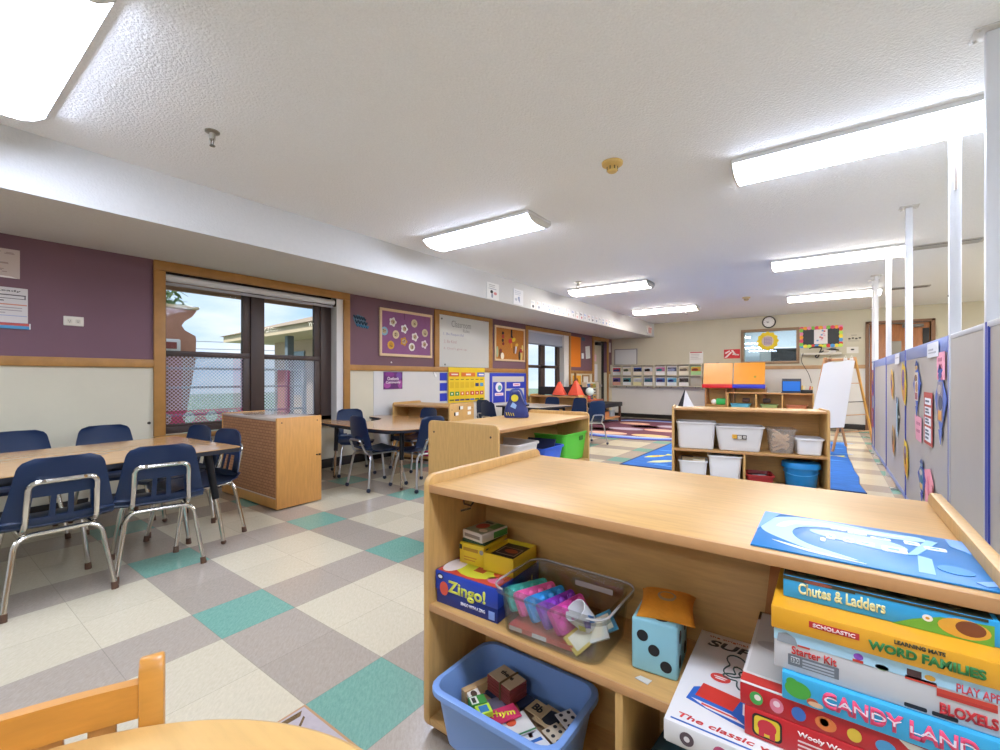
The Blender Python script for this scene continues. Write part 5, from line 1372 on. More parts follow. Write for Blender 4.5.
def ex(bm, a, b):
    box(bm, -.14, .13, .125, .15, a, b, 1); lines(bm, a, b, -.13, .12, -.04, .11, 4, 2, 9)
sheet('wall_calendar', 'white wall calendar with a red top above the right cubbies', 'calendar', BW(-2.56, 1.51, .01), .31, .31, ['#dcdbd8', '#b8484c', '#b5b3b2'], ex)
def ex(bm, a, b):
    for p in ([(-.16, -.09), (-.12, -.05), (-.02, .06), (.0, .03), (-.10, -.08)], [(-.02, .08), (.02, .09), (.10, -.02), (.07, -.04)], [(.0, -.02), (.14, -.04), (.15, -.015), (.02, .01)], [(-.15, .03), (-.05, .085), (-.04, .06), (-.13, .0)]): prism(bm, p, a, b, 1)
sheet('red_poster', 'red poster with white strokes left of the interior window', 'poster', BW(-1.79, 1.588), .335, .21, ['#c9343c', '#e8dcdc'], ex)
t = thing('wall_clock', 'round black rimmed clock above the interior window', 'clock', M=BW(-1.053, 2.268))
bm = NB(); prism(bm, ell(0, 0, .115, n=32), 0, .02); obj('face', bm, C('#e6e6e4', .5), t, smooth=0)
bm = NB(); lathe(bm, [(.108, 0), (.132, 0), (.132, .022), (.122, .034), (.108, .026), (.108, 0)], 32, cap=False); obj('rim', bm, C('#202124', .4), t)
bm = NB(); tube(bm, [(0, 0, .023), (-.055, .008, .023)], .005, 6); tube(bm, [(0, 0, .025), (-.03, -.012, .025)], .006, 6); 
for k in range(12):
    a = k*PI/6; prism(bm, ell(.09*math.cos(a), .09*math.sin(a), .006, n=6), .02, .021)
obj('hands', bm, C('#55565a'), t)
t = thing('wall_sign', 'yellow flower shaped sign on the interior window', 'sign', M=BW(-1.075, 1.85, .035))
bm = NB(); prism(bm, scal(0, 0, .20, 12, .07), 0, .004, 0); prism(bm, ell(0, 0, .115, .12), .004, .005, 1)
for k in range(5): box(bm, -.07, .075-.02*(k % 2), .06-k*.032, .072-k*.032, .005, .0055, 2); 
for k in range(4): box(bm, -.06+k*.04, -.048+k*.04, -.09, .08, .005, .0054, 2)
obj('card', bm, [C('#e0c41c', .6), C('#c8b8b0', .6), C('#8a7aa8', .6)], t, smooth=0)
t = thing('bulletin_board', 'black bulletin board with a rainbow scalloped border', 'board', M=BW(-.122, 1.895))
bm = NB(); box(bm, -.31, .31, -.17, .17, 0, .012); obj('backing', bm, C('#2e3238', .6), t, smooth=0)
bm = NB(); bc = ['#e04a6a', '#f0d83a', '#7ac24a', '#4a9ad8', '#e88ab4', '#e2403a', '#f0a63a', '#b8e05a']
n = 0
for k in range(11):
    for y in (.19, -.19): prism(bm, ell(-.33+k*.066, y, .042, .036, 12), .012, .013+.0003*(k % 3), n % 8); n += 3
for k in range(5):
    for x in (-.335, .335): prism(bm, ell(x, -.15+k*.075, .034, .044, 12), .012, .0132+.0003*(k % 3), n % 8); n += 3
obj('scalloped_border', bm, [C(c, .6) for c in bc], t, smooth=0)
bm = NB(); box(bm, -.115, .115, -.15, .155, .013, .016, 0)
rnd = random.Random(2)
for k in range(9): 
    x, y = rnd.uniform(-.08, .05), rnd.uniform(-.11, .11); box(bm, x, x+.035, y, y+.03, .016, .0166, 1+k % 3)
obj('poster', bm, [C('#e6e0e2'), C('#c8505c'), C('#6a9ac8'), C('#dcb4c4')], t, smooth=0)
t = thing('wall_shelf', 'white wall shelf with black cables under the bulletin board', 'shelf', M=BW(-.12, 1.535))
bm = NB(); box(bm, -.34, .34, -.02, .02, 0, .16, 0, .004); obj('shelf_board', bm, C('#d2cec6', .5), t)
bm = NB(); tube(bm, bend([(-.20, .12, .02), (-.1, .16, .03), (.02, .14, .03), (-.02, .02, .10), (-.10, -.05, .12), (-.06, -.09, .1), (.0, .04, .1), (.16, .1, .06), (.3, .07, .05)], .05), .012, 8)
tube(bm, bend([(-.3, .02, .17), (-.34, -.15, .17), (-.2, -.42, .14), (-.16, -.6, .1)], .08), .006, 6); obj('cable', bm, BLACKP, t)
bm = NB(); box(bm, -.15, .02, .13, .155, .01, .05, 0, .006); obj('mount_bar', bm, BLACKP, t)
bm = NB(); box(bm, .05, .14, .03, .08, .05, .12, 0, .008); obj('adapter', bm, C('#c8bcb0', .5), t)
bm = NB(); box(bm, .12, .25, .025, .06, .04, .1, 0, .006); obj('receiver', bm, C('#d8d8d8', .5), t)
sheet('qr_free_label', 'small grey label right of the wall shelf', 'label', BW(.09, 1.61), .09, .10, ['#8f8a88'])
bpy.data.objects['qr_free_label'].name = 'label_sheet'
def ex(bm, a, b):
    for k in range(4): prism(bm, ell(-.09+k*.055, .01*(k % 2), .022, .016), a, b, 1)
    lines(bm, a, b, -.11, .1, -.06, -.02, 2, 2, 3); lines(bm, a, b, -.06, .06, .05, .09, 1, 2, 3)
sheet('wall_decal', 'pale wall sheet with dark marks right of the bulletin board', 'decal', BW(.44, 1.83), .26, .24, ['#c6c1af', '#4a4642', '#9a958a'], ex, th=.002)
sheet('switch_plate', 'white switch plate with a dark mark left of the brown door', 'switch', BW(.40, 1.60), .19, .13, ['#d8d6d0', '#3a3836'], lambda bm, a, b: prism(bm, ell(.0, .01, .03, .016), a, b, 1))

# ================================================================== outside
GR = mat('outside_grass', '#7f927a', .9, var=.2, vscale=3)
bm = NB(); box(bm, -40, XL-.5, -22, 45, -.4, -.3); struct(obj('ground', bm, GR, smooth=0))
bm = NB(); box(bm, XL-1.22, XL-.18, 0.2, 10.0, 2.14, 2.24, 0); box(bm, XL-1.28, XL-1.22, .2, 10, 2.03, 2.26, 0); o = obj('trim_8', bm, C('#a5856e', .8), smooth=0); struct(o)
t = thing('house', 'low tan building with overhanging roof seen through the near window', 'building', (-13.1, 5.29, -.3), R(-4.9))
bm = NB(); box(bm, .8, 6.0, 1.0, 4.2, 0, 2.28); obj('wall', bm, mat('tan_brick', '#c4a894', .85, var=.12, vscale=14, stretch=(1, 1, 3)), t, smooth=0)
bm = NB(); box(bm, 0, 6.3, 0, 5.0, 2.28, 2.43); obj('fascia', bm, C('#cdb99c', .8), t, smooth=0)
bm = NB(); loft(bm, [[(-.08, -.08, 2.432), (6.38, -.08, 2.432), (6.38, 5.08, 2.432), (-.08, 5.08, 2.432)], [(2.2, 2.4, 3.25), (6.3, 2.4, 3.25), (6.3, 2.6, 3.25), (2.2, 2.6, 3.25)]]); obj('roof', bm, mat('brown_shingle', '#a5907a', .9, var=.15, vscale=20), t, smooth=0)
for x in (.5, 3.2, 5.6):
    bm = NB(); box(bm, x, x+.14, .25, .39, 0, 2.28); obj('porch_post', bm, C('#6d7780', .6), t, smooth=0)
for x in (1.6, 4.0):
    bm = NB(); box(bm, x, x+1.0, .96, 1.0, .9, 2.0); obj('window', bm, C('#8a98a4', .2), t, smooth=0)
# chain fence rails outside
t = thing('fence', 'grey railing and mesh fence outside the near window', 'fence', (-7.6, -4, -.3))
for y in (0, 2.8, 5.6, 8.4):
    bm = NB(); cyl(bm, (0, y, 0), (0, y, 1.5), .04, n=8); obj('post', bm, C('#b5bcc2', .5), t)
for z in (.4, .8, 1.2, 1.48):
    bm = NB(); cyl(bm, (0, 0, z), (0, 8.4, z), .018, n=8); obj('rail', bm, C('#b5bcc2', .5), t)
t = thing('stucco_wall', 'salmon wall with a ragged outline outside the near window', 'wall', (-8.2, 1.9, -.3))
rg = [(-1.2, 0), (.70, 0), (.945, 1.6), (.955, 1.95), (.945, 2.0), (.80, 2.08), (.758, 2.15), (.80, 2.22), (.90, 2.30), (.963, 2.40), (-1.2, 2.41)]
bm = NB(); prism(bm, rg, -.15, .15, 0, frame((0, 0, 0), (0, 1, 0), (0, 0, 1))); obj('wall_slab', bm, mat('salmon_stucco', '#b9826a', .9, var=.08, vscale=6), t, smooth=0)
bm = NB(); box(bm, -.2, .2, -1.25, .99, 2.41, 2.46, 0, .02); obj('coping', bm, C('#cdb48e', .8), t)
bm = NB(); box(bm, .15, .24, .40, .72, 1.72, 1.93, 0, .02); obj('sign_plate', bm, C('#e6e0dc', .7), t)
bm = NB(); box(bm, .24, .26, .46, .66, 1.78, 1.88); obj('sign_panel', bm, C('#8a4038', .7), t, smooth=0)
t = thing('tree', 'green leafy tree above the salmon wall outside the window', 'tree', (-8.9, 2.15, -.3))
bm = NB(); tube(bm, [(0, 0, 0), (.05, .05, 1.4), (-.05, .0, 2.7)], [.18, .14, .08], 10); obj('trunk', bm, C('#6a5a46', .9), t)
rnd = random.Random(4)
bm = NB()
for k in range(420):
    a, b_, rr = rnd.uniform(0, 2*PI), rnd.uniform(-.5, 1.2), rnd.uniform(.25, .72)
    p = Vector((rr*math.cos(a)*math.cos(b_)*.9, rr*math.sin(a)*math.cos(b_)*1.05+.1, 2.75+rr*.9*math.sin(b_)))
    q = Matrix.Translation(p) @ Matrix.Rotation(rnd.uniform(0, 6.3), 4, 'Z') @ Matrix.Rotation(rnd.uniform(-1, 1), 4, 'X')
    prism(bm, [(0, -.10), (.05, 0), (0, .12), (-.05, 0)], -.003, .003, k % 2, q)
obj('foliage', bm, [C('#6f8a58', .8), C('#8fa676', .8)], t, smooth=0)
bm = NB()
for k, z in enumerate((3.05, 3.3, 3.5)): tube(bm, [(-16.5, -6, z-1.45), (-14.5, 2.5, z-1.52+.02*k), (-14, 8, z-1.4)], .010, 6)
tag(obj('hanging_wire', bm, C('#9aa0a8', .6)), 'thin overhead wires outside beyond the near window', 'wires')
# ================================================================== games on the foreground shelf
ZM = .3875      # upper face of the middle board
def boxed(name, label, cat, loc, rz, w, d, h, mats, group=None, split=.0, bev=.002):
    """game box: local origin at front-left-bottom corner, lid over a tray"""
    t = thing(name, label, cat, loc, rz, group)
    if split:
        bm = NB(); box(bm, .003, w-.003, .003, d-.003, 0, split+.004, 0, .001); obj('tray', bm, mats[1], t)
        bm = NB(); box(bm, 0, w, 0, d, split, h, 0, bev); obj('lid', bm, mats[0], t)
    else:
        bm = NB(); box(bm, 0, w, 0, d, 0, h, 0, bev); obj('carton', bm, mats[0], t)
    return t
def front(x, z, y=0.): return frame((x, y-.0004, z), (1, 0, 0), (0, 0, 1))
def topf(x, y, h): return frame((x, y, h+.0003), (1, 0, 0), (0, 1, 0))
def art(parent, shapes, cols, M, name='print', th=.0004):
    bm = NB()
    for k, (p, mi) in enumerate(shapes): prism(bm, p, 0, th+.00012*(k % 5), mi, M)
    return obj(name, bm, [C(c, .5) for c in cols], parent, smooth=0)

# --- blue cube shaped box with yellow lettering
t = boxed('game_box', 'blue game box with yellow lettering at left end of middle board', 'game box', (-.941, .958, ZM), R(2), .225, .225, .095, [C('#1f3fa6', .35), C('#182f7c', .35)], split=.04)
lettering(t, 'Zingo!', C('#d9dc54', .5), front(.117, .055), width=.135, height=.045, bold=.03, ext=.001)
lettering(t, 'BINGO WITH A ZING', C('#e8e8f2', .5), front(.14, .022), width=.085, height=.009, bold=.02)
art(t, [(ell(.034, .048, .016, .02), 0), (ell(.02, .08, .012, .009), 1), (ell(.02, .08, .008, .005), 2), (rect(.195, .215, .008, .03), 3)], ['#d8523c', '#1a1c3a', '#e6e6ea', '#7f9ad8'], front(0, 0))
art(t, [(rect(.004, .221, .004, .221), 0), (ell(.11, .09, .085, .075), 1), (rect(.05, .085, .09, .12), 2), (rect(.10, .135, .055, .085), 2), (rect(.12, .15, .10, .13), 2), (rect(.055, .08, .095, .115), 3), (rect(.105, .13, .06, .08), 3), (ell(.03, .06, .03, .05), 4), (ell(.19, .08, .03, .025), 5), (ell(.18, .17, .03, .02), 3), (ell(.06, .20, .04, .015), 6), (ell(.19, .04, .025, .02), 7)], ['#c8442e', '#d2d23a', '#b8542e', '#ece9d8', '#e6dcd8', '#e2603a', '#d8a43a', '#d86a8a'], topf(0, 0, .095))
lettering(t, 'Zingo!', C('#c9cc8a', .5), frame((.2254, .12, .05), (0, 1, 0), (0, 0, 1)), width=.13, height=.04, bold=.02)
# --- yellow card boxes and decks on it
YEL = C('#e6c52c', .45)
t = boxed('card_box', 'closed yellow card box with small print on the blue game box', 'box', (-.918, 1.04, ZM+.0965), R(3), .092, .13, .062, [YEL, YEL])
art(t, [(rect(.015, .07, .040, .050), 0), (rect(.018, .065, .020, .023), 1), (rect(.018, .06, .012, .015), 1), (ell(.083, .045, .007), 2), (rect(.0, .010, .042, .056), 3)], ['#b98a2a', '#cf8f2a', '#9c9a9a', '#3a3a2a'], front(0, 0))
art(t, [(rect(.02, .10, .030, .042), 0), (rect(.004, .018, .03, .056), 1), (rect(.11, .125, .035, .055), 2)], ['#b8902c', '#4a3a22', '#b08a78'], frame((.0954, 0, 0), (0, 1, 0), (0, 0, 1)))
t = thing('card_box', 'open yellow box showing a dark card deck, beside the closed yellow box', 'box', (-.823, 1.038, ZM+.0965), R(3))
w, d, h = .105, .135, .052
bm = NB()
for a in ((0, w, 0, .004), (0, w, d-.004, d), (0, .004, 0, d), (w-.004, w, 0, d)): box(bm, a[0], a[1], a[2], a[3], 0, h)
box(bm, 0, w, 0, d, 0, .004); box(bm, .004, .016, .004, d-.004, h-.012, h-.010); obj('carton', bm, YEL, t, smooth=0)
t2 = thing('card_deck', 'deck of dark brown picture cards lying in the open yellow box', 'cards', (-.816, 1.044, ZM+.101), R(3))
bm = NB(); box(bm, .004, .085, .006, .115, 0, .040, 0, .001); obj('cards', bm, C('#2b211d', .5), t2)
art(t2, [(rect(.012, .078, .03, .085), 0), (rect(.016, .074, .034, .081), 1), (ell(.05, .06, .022, .014), 2)], ['#8f8478', '#3a2420', '#a8502e'], topf(0, 0, .040))
t = boxed('card_pack', 'dark green card pack between the yellow box and the white deck', 'cards', (-.914, 1.047, ZM+.159), R(4), .085, .115, .010, [C('#2f4a2c', .5), C('#2f4a2c', .5)])
t = boxed('card_deck', 'white and green card deck with red spots topmost of the small pile', 'cards', (-.915, 1.051, ZM+.1695), R(-6), .085, .115, .026, [C('#cfc4b6', .5), C('#cfc4b6', .5)])
art(t, [(rect(.004, .081, .004, .111), 0), (ell(.03, .06, .02, .025), 1), (rect(.05, .08, .06, .11), 2), (ell(.06, .03, .015, .012), 3), (rect(.01, .04, .09, .10), 4)], ['#8a9070', '#a8402e', '#4a7a3a', '#d8c8a8', '#3a3a34'], topf(0, 0, .026))
art(t, [(rect(.01, .075, .008, .018), 0)], ['#8a7a6c'], front(0, 0))
art(t, [(rect(.05, .112, .003, .022), 0)], ['#4a8a3a'], frame((.0854, 0, 0), (0, 1, 0), (0, 0, 1)))

# --- clear tub of fidget toys
tx, ty = -.557, 1.042
t = thing('clear_tub', 'clear plastic tub of colourful popping toys on the middle board', 'tub', (tx, ty, ZM), R(0))
obj('tub', bin_mesh(.292, .205, .122, .93, .003, .012, .035), CLEAR, t, 40)
bm = NB(); prism(bm, rrect(-.055, .055, -.007, .007, .002), 0, .001, 0, frame((.04, .0945, .092), (-1, 0, 0), (0, .05, 1))); obj('tape_label', bm, C('#b9aaa2', .5), t, smooth=0)
bm = NB(); tube(bm, [(q[0], q[1], .122) for q in rrect(-.157, .157, -.113, .113, .04, 6)]+[(-.117, -.113, .122)], .003, 6); obj('rim_bead', bm, mat('clear_rim', '#c8c4be', .15, alpha=.55), t)
for k, (c, x, nm) in enumerate((('#3fb0a0', -.112, 'teal'), ('#e8609f', -.080, 'pink'), ('#2f96d8', -.044, 'sky blue'), ('#8a3ab8', -.006, 'purple'), ('#d84aa0', .028, 'magenta'))):
    q = thing('popping_toy', '%s ribbed popping toy in the clear tub' % nm, 'toy', (tx+x, ty+.005-.006*k, ZM+.064), R(-6+4*k), 'popping toys in the clear tub')
    bm = NB(); prism(bm, rrect(-.065, .065, -.032, .032, .01), -.007, .007, 0, frame((0, 0, 0), (.35, .93, 0), (-.55, .15, .82))); obj('sheet', bm, C(c, .4), q, 50)
    Mq = frame((0, 0, 0), (.35, .93, 0), (-.55, .15, .82))
    for a in range(4):
        for s in (-1, 1):
            bm = NB(); ball(bm, (-.046+a*.031, s*.014, .007), .012, 6, 0, .7, Mq); obj('dome', bm, C(c, .35), q)
q = thing('game_manual', 'red and white leaflet flat on the bottom of the clear tub', 'leaflet', (tx-.03, ty-.03, ZM+.008), R(3))
bm = NB(); box(bm, -.09, .09, -.05, .05, 0, .012, 0); box(bm, -.088, -.05, -.0512, -.05, .001, .011, 1); box(bm, -.02, .02, -.0512, -.05, .001, .011, 2); obj('pages', bm, [C('#d8584a', .5), C('#d9c9b8'), C('#e8e0da')], q, smooth=0)
q = thing('dice_cup', 'white cardboard cup with blue yellow diamonds in the clear tub', 'cup', (tx+.078, ty-.015, ZM+.052), R(20))
Mq = Matrix.Rotation(R(-38), 4, 'Y') @ Matrix.Rotation(R(20), 4, 'X')
bm = NB(); lathe(bm, [(.024, 0), (.030, .055), (.028, .055), (.022, .003)], 20, 0, Mq); obj('cup', bm, C('#dedede', .5), q)
bm = NB()
for a, c in ((-100, 0), (-70, 1), (-40, 2)):
    prism(bm, [(-.009, .025), (0, .012), (.009, .025), (0, .042)], 0, .001, c, Mq @ Matrix.Rotation(R(a+90), 4, 'Z') @ frame((0, -.0285, 0), (1, 0, 0), (0, -.1, 1)))
obj('diamonds', bm, [C('#c8c02c'), C('#4a3a90'), C('#2a7ab8')], q, smooth=0)
for k, (c, x, y, a, lb) in enumerate((('#e0c04a', .070, -.045, 60, 'yellow card'), ('#e6e4da', .095, -.02, 20, 'white card'), ('#3a8aa8', .105, .0, 35, 'teal edged card'))):
    bm = NB(); box(bm, -.035, .035, -.025, .025, 0, .006, 0, .001); box(bm, -.026, .026, -.018, .018, .006, .0064, 1)
    tag(obj('game_card', bm, [C(c), C('#efe6c8')], None, 0, (tx+x, ty+y, ZM+.028+.012*k), (R(35), R(-25), R(a))), lb+' tucked below the cup in the clear tub', 'card')
# --- foam dice and bean bag
t = thing('foam_dice', 'large light blue foam dice with black dots', 'dice', (-.364, 1.006, ZM), R(5))
s_ = .10
bm = NB(); box(bm, 0, s_, 0, s_*1.25, 0, .118, 0, .006, seg=3)
for x, z in ((.025, .082), (.05, .055), (.076, .026)): prism(bm, ell(x, z, .0125, .0125), 0, .0006, 1, front(0, 0))
for y, z in ((.03, .03), (.03, .085), (.095, .03), (.095, .085)): prism(bm, ell(y, z, .012, .014), 0, .0006, 1, frame((s_+.0002, 0, 0), (0, 1, 0), (0, 0, 1)))
for x, y in ((.062, .022), (.03, .062), (.075, .085), (.03, .10)): prism(bm, ell(x, y, .014, .011), 0, .0006, 1, topf(0, 0, .118))
obj('cube', bm, [mat('light_blue_foam', '#8ec4cf', .8, var=.04), C('#1c1f22', .6)], t, 40)
t = thing('bean_bag', 'orange bean bag with a grey ring on top of the foam dice', 'bean bag', (-.306, 1.083, ZM+.122), R(12))
bm = NB(); n = 12; rows = []
top, bot = [], []
for i in range(n+1):
    for j in range(n+1):
        u, v = -1+2*i/n, -1+2*j/n
        pin = 1-.10*(1-abs(u)**2)*(abs(v)**6)-.0; pin2 = 1-.10*(1-abs(v)**2)*(abs(u)**6)
        hgt = .020*((1-u**4)*(1-v**4))**.6
        sag = -.012*max(0, -v)**2
        top.append(bm.verts.new((u*.062*pin2, v*.060*pin, .010+hgt+sag))); bot.append(bm.verts.new((u*.062*pin2, v*.060*pin, .009-hgt*.45+sag)))
ix = lambda i, j: i*(n+1)+j
for i in range(n):
    for j in range(n):
        bm.faces.new((top[ix(i, j)], top[ix(i+1, j)], top[ix(i+1, j+1)], top[ix(i, j+1)])); bm.faces.new((bot[ix(i, j)], bot[ix(i, j+1)], bot[ix(i+1, j+1)], bot[ix(i+1, j)]))
bmesh.ops.bridge_loops(bm, edges=[e for e in bm.edges if len(e.link_faces) == 1]); obj('pouch', bm, mat('orange_fleece', '#d98a20', .9, var=.08, vscale=30, bump=.3, bscale=200), t, 70)
bm = NB(); lathe(bm, [(.012, .0285), (.018, .031), (.024, .0285), (.018, .0275), (.012, .0285)], 24, cap=False); obj('ring_print', bm, C('#a98a5c', .8), t)
bm = NB(); prism(bm, [(0, 0), (.03, -.006), (.034, .012), (.008, .014)], 0, .001); tag(obj('paper_scrap', bm, C('#cfcabf'), None, 0, (-.345, .975, ZM+.0005)), 'tiny paper scrap in front of the foam dice', 'paper')

# --- white drawing set box
t = boxed('game_box', 'white drawing set box with black heading sticking out of the shelf', 'game box', (-.243, .838, ZM+.0005), R(1.5), .40, .35, .042, [C('#dcd9d4', .35), C('#cfccc6', .4)], split=.004)
lettering(t, 'the original', C('#b5683a', .5), topf(.062, .330, .042), width=.08, height=.010)
lettering(t, 'SUPER', C('#2a2c2e', .5), topf(.096, .303, .042), width=.145, height=.028, bold=.03, shear=.2)
lettering(t, 'The classic way to create', C('#c8322c', .5), topf(.165, .024, .042), width=.29, height=.017, bold=.015, shear=.2)
art(t, [(rect(.01, .39, .008, .0115), 0)], ['#2a5ea8'], topf(0, 0, .042))
art(t, [([(.022, .078), (.028, .12), (.05, .135), (.125, .125), (.16, .095), (.155, .055), (.13, .052), (.06, .068)], 0), ([(.035, .096), (.042, .142), (.112, .132), (.102, .088)], 1), ([(.03, .085), (.10, .078), (.125, .062), (.06, .07)], 3), ([(.115, .122), (.15, .10), (.148, .07), (.118, .09)], 3), ([(.05, .08), (.11, .073), (.112, .069), (.05, .075)], 1), (ell(.068, .178, .019, .015), 1), (ell(.068, .180, .013, .002), 3), (ell(.068, .174, .010, .002), 3), ([(.165, .11), (.19, .125), (.187, .13), (.163, .114)], 0), ([(.17, .10), (.195, .10), (.195, .104), (.17, .104)], 1), ([(.165, .095), (.185, .08), (.188, .084), (.168, .098)], 0)], ['#2a62b4', '#cf3a30', '#8a2a2a', '#e6e2dc'], topf(0, 0, .042))
bm = NB()
rnd = random.Random(8)
def spiro(cx, cy, r, k, ph):
    pts = []
    for i in range(41):
        a = 2*PI*i/40; rr = r*(1+.35*math.cos(k*a+ph)); pts.append((cx+rr*math.cos(a), cy+rr*math.sin(a), .0428))
    tube(bm, pts, .0016, 5, 0)
spiro(.10, .235, .034, 3, 0); spiro(.145, .205, .036, 4, 1); spiro(.11, .20, .03, 5, 2)
obj('spiral_drawing', bm, C('#2e4a42', .5), t)
bm = NB()
for k in range(3):
    pts = []
    for i in range(33):
        a = 2*PI*i/32; rr = .012*(k+1)*.6*(1+.3*math.cos(6*a)); pts.append((.155+rr*math.cos(a), .235+rr*math.sin(a), .043))
    tube(bm, pts, .0015, 5, 0)
obj('flower_drawing', bm, C('#c03a5a', .5), t)
art(t, [(ell(.040+k*.055, .021, .012, .012), k % 3) for k in range(6)]+[(ell(.040+k*.055, .021, .005, .005), 3) for k in range(6)], ['#5a4a4e', '#b04a6a', '#3a6a5a', '#e0d8d4'], front(0, 0))
# ---- the pile of boxes at the right
X0 = -.062
def pile(label, y, z, h, x, d, cols, rz=0., w=None, name='game_box'):
    w = w or (.198-x)
    return boxed(name, label, 'game box', (x, y, z), R(rz), w, d, h, [C(cols[0], .35), C(cols[1], .35)], 'game boxes piled at the right end of the shelf')
z = ZM+.0435
t = pile('red game box with a yellow square picture, lowest of the right pile', .884, z, .050, -.118, .28, ('#c3282c', '#a82226'))
art(t, [(rrect(.012, .056, .006, .044, .008), 0), (rrect(.015, .053, .009, .041, .007), 1), (ell(.034, .026, .014, .012), 2), (rect(.022, .03, .008, .02), 2), (rect(.038, .046, .008, .02), 2)], ['#1f1a14', '#e2c62c', '#c8303a'], front(0, 0))
lettering(t, 'Wooly Words', C('#f0e4dc', .5), front(.115, .036), width=.075, height=.010, bold=.03)
art(t, [(rect(.078, .16-.008*(k % 2), .024-.007*k, .0265-.007*k), 0) for k in range(4)]+[(rect(.165, .31, .0, .046), 1)], ['#e8cfc8', '#d9b62c'], front(0, 0))
t = pile('red game box with small animal pictures along its side', .885, z+.0505, .037, -.125, .29, ('#bb2429', '#a52025'))
art(t, [(ell(.025, .018, .010, .011), 0), (ell(.055, .018, .010, .012), 1), (ell(.086, .018, .010, .011), 2), (ell(.122, .018, .014, .011), 3), (ell(.158, .017, .009, .010), 4), (ell(.195, .016, .012, .010), 5), (ell(.027, .020, .005), 6), (ell(.055, .021, .005), 7), (ell(.12, .02, .006), 6), ([(.21, .036), (.25, .034), (.24, .024), (.22, .027)], 6)], ['#4aa04a', '#d87a8a', '#3a6ab0', '#d8763a', '#d9b43a', '#4a90b8', '#e8dccc', '#e8c8cc'], front(0, 0))
art(t, [(rect(.0, .323, .0, .29), 0), (rect(.005, .3, .04, .285), 1), (rect(.0, .3, .006, .032), 2), (ell(.06, .15, .05, .02), 3), (rect(.03, .09, .23, .28), 4), (rect(.0, .035, .25, .29), 5), (rect(.06, .10, .20, .24), 6)], ['#d9d2c8', '#c9c2b8', '#c83a32', '#b3aba4', '#b8342e', '#b08a3a', '#3a2c24'], topf(0, 0, .037))
t = pile('sky blue game box with pink lettering in the right pile', .880, z+.0885, .044, X0, .27, ('#3aa6d2', '#2d8ab8'))
lettering(t, 'CANDY LAND', C('#e2486e', .5), front(.142, .022), width=.175, height=.027, bold=.035, ext=.0012)
lettering(t, 'CANDY LAND', C('#f0dfe4', .5), front(.142, .0225), width=.17, height=.010, bold=.0, ext=.0014)
art(t, [(ell(.022, .022, .018, .014), 0), (ell(.014, .032, .008, .007), 0), (ell(.042, .010, .008, .006), 1), (ell(.046, .008, .01, .004), 3), (ell(.245, .012, .015, .010), 2), (ell(.236, .02, .008, .008), 1)], ['#4aa23a', '#b8502e', '#3a8a3a', '#d8b08a'], front(0, 0))
t = pile('grey white game box with red capital letters in the right pile', .890, z+.133, .066, X0-.012, .27, ('#c9c6c4', '#b8b5b2'))
art(t, [(rect(.0, .272, .047, .066), 0), (rect(.02, .05, .044, .047), 1), ([(.004, .044), (.034, .044), (.030, .056), (.018, .062), (.006, .058)], 2), (rect(.105, .118, .047, .051), 1), (ell(.112, .056, .006, .005), 3), (rect(.166, .20, .044, .050), 1), (rect(.168, .184, .050, .060), 4), (ell(.193, .055, .006, .004), 5), (rect(.20, .26, .038, .044), 1), (rect(.20, .26, .033, .038), 6), (ell(.14, .05, .008, .004), 7)], ['#a8cfe0', '#c8402e', '#8f9498', '#8a4ab0', '#4a2e2e', '#d8a03a', '#b83228', '#6a9a4a'], front(0, 0))
lettering(t, 'Starter Kit', C('#c8342c', .5), front(.055, .036), width=.060, height=.013, bold=.02, ext=.001)
art(t, [(rect(.020, .088, .010, .028), 0), (rect(.024, .036, .015, .025), 1)]+[(rect(.04, .082, .012+.005*k, .0145+.005*k), 2) for k in range(3)], ['#6c7074', '#d0d0d0', '#a8acb0'], front(0, 0))
lettering(t, '330', C('#5c6064', .5), front(.030, .020), width=.011, height=.008, bold=.03, ext=.0012)
lettering(t, 'BLOXELS', C('#c0282a', .5), front(.232, .017), width=.058, height=.016, bold=.045, ext=.001)
lettering(t, 'PLAY APPY', C('#d8505a', .5), front(.245, .053), width=.05, height=.012, bold=.02, ext=.001)
art(t, [(rrect(.165, .19, .003, .009, .002), 0), (rrect(.195, .222, .003, .009, .002), 0)], ['#1c1c1e'], front(0, 0))
t = pile('orange yellow box of word mats with green capitals in the right pile', .885, z+.1995, .037, X0-.016, .28, ('#e0a026', '#c98a1e'))
lettering(t, 'SCHOLASTIC', C('#f0d8d0', .5), front(.085, .022), width=.054, height=.006, bold=.03, ext=.0012)
art(t, [(rect(.053, .117, .017, .027), 0)], ['#c0302c'], front(0, 0))
lettering(t, 'LEARNING MATS', C('#3a3a24', .5), front(.185, .030), width=.055, height=.006, bold=.04, ext=.001)
lettering(t, 'WORD FAMILIES', C('#2f7a3a', .5), front(.190, .016), width=.125, height=.014, bold=.05, ext=.001)
t = pile('sky blue game box with cream script, topmost of the right pile', .9335, z+.237, .038, X0-.002, .25, ('#2f9fd6', '#2585b6'))
lettering(t, 'Chutes & Ladders', C('#e8e6a8', .5), front(.080, .020), width=.115, height=.019, bold=.03, ext=.0012)
art(t, [([(.145, 0), (.17, .014), (.20, .026), (.256, .030), (.256, 0)], 0), (ell(.225, .016, .028, .014), 1), (ell(.232, .018, .016, .011), 2), (ell(.186, .020, .006, .005), 3), (ell(.186, .020, .0025, .002), 1), (rect(.0, .10, .031, .0375), 4), (rect(.10, .25, .0335, .0375), 4), (ell(.05, .034, .02, .003), 5)], ['#6aa838', '#dca43a', '#7a4326', '#f0ece0', '#3a3a24', '#8a4a3a'], front(0, 0))
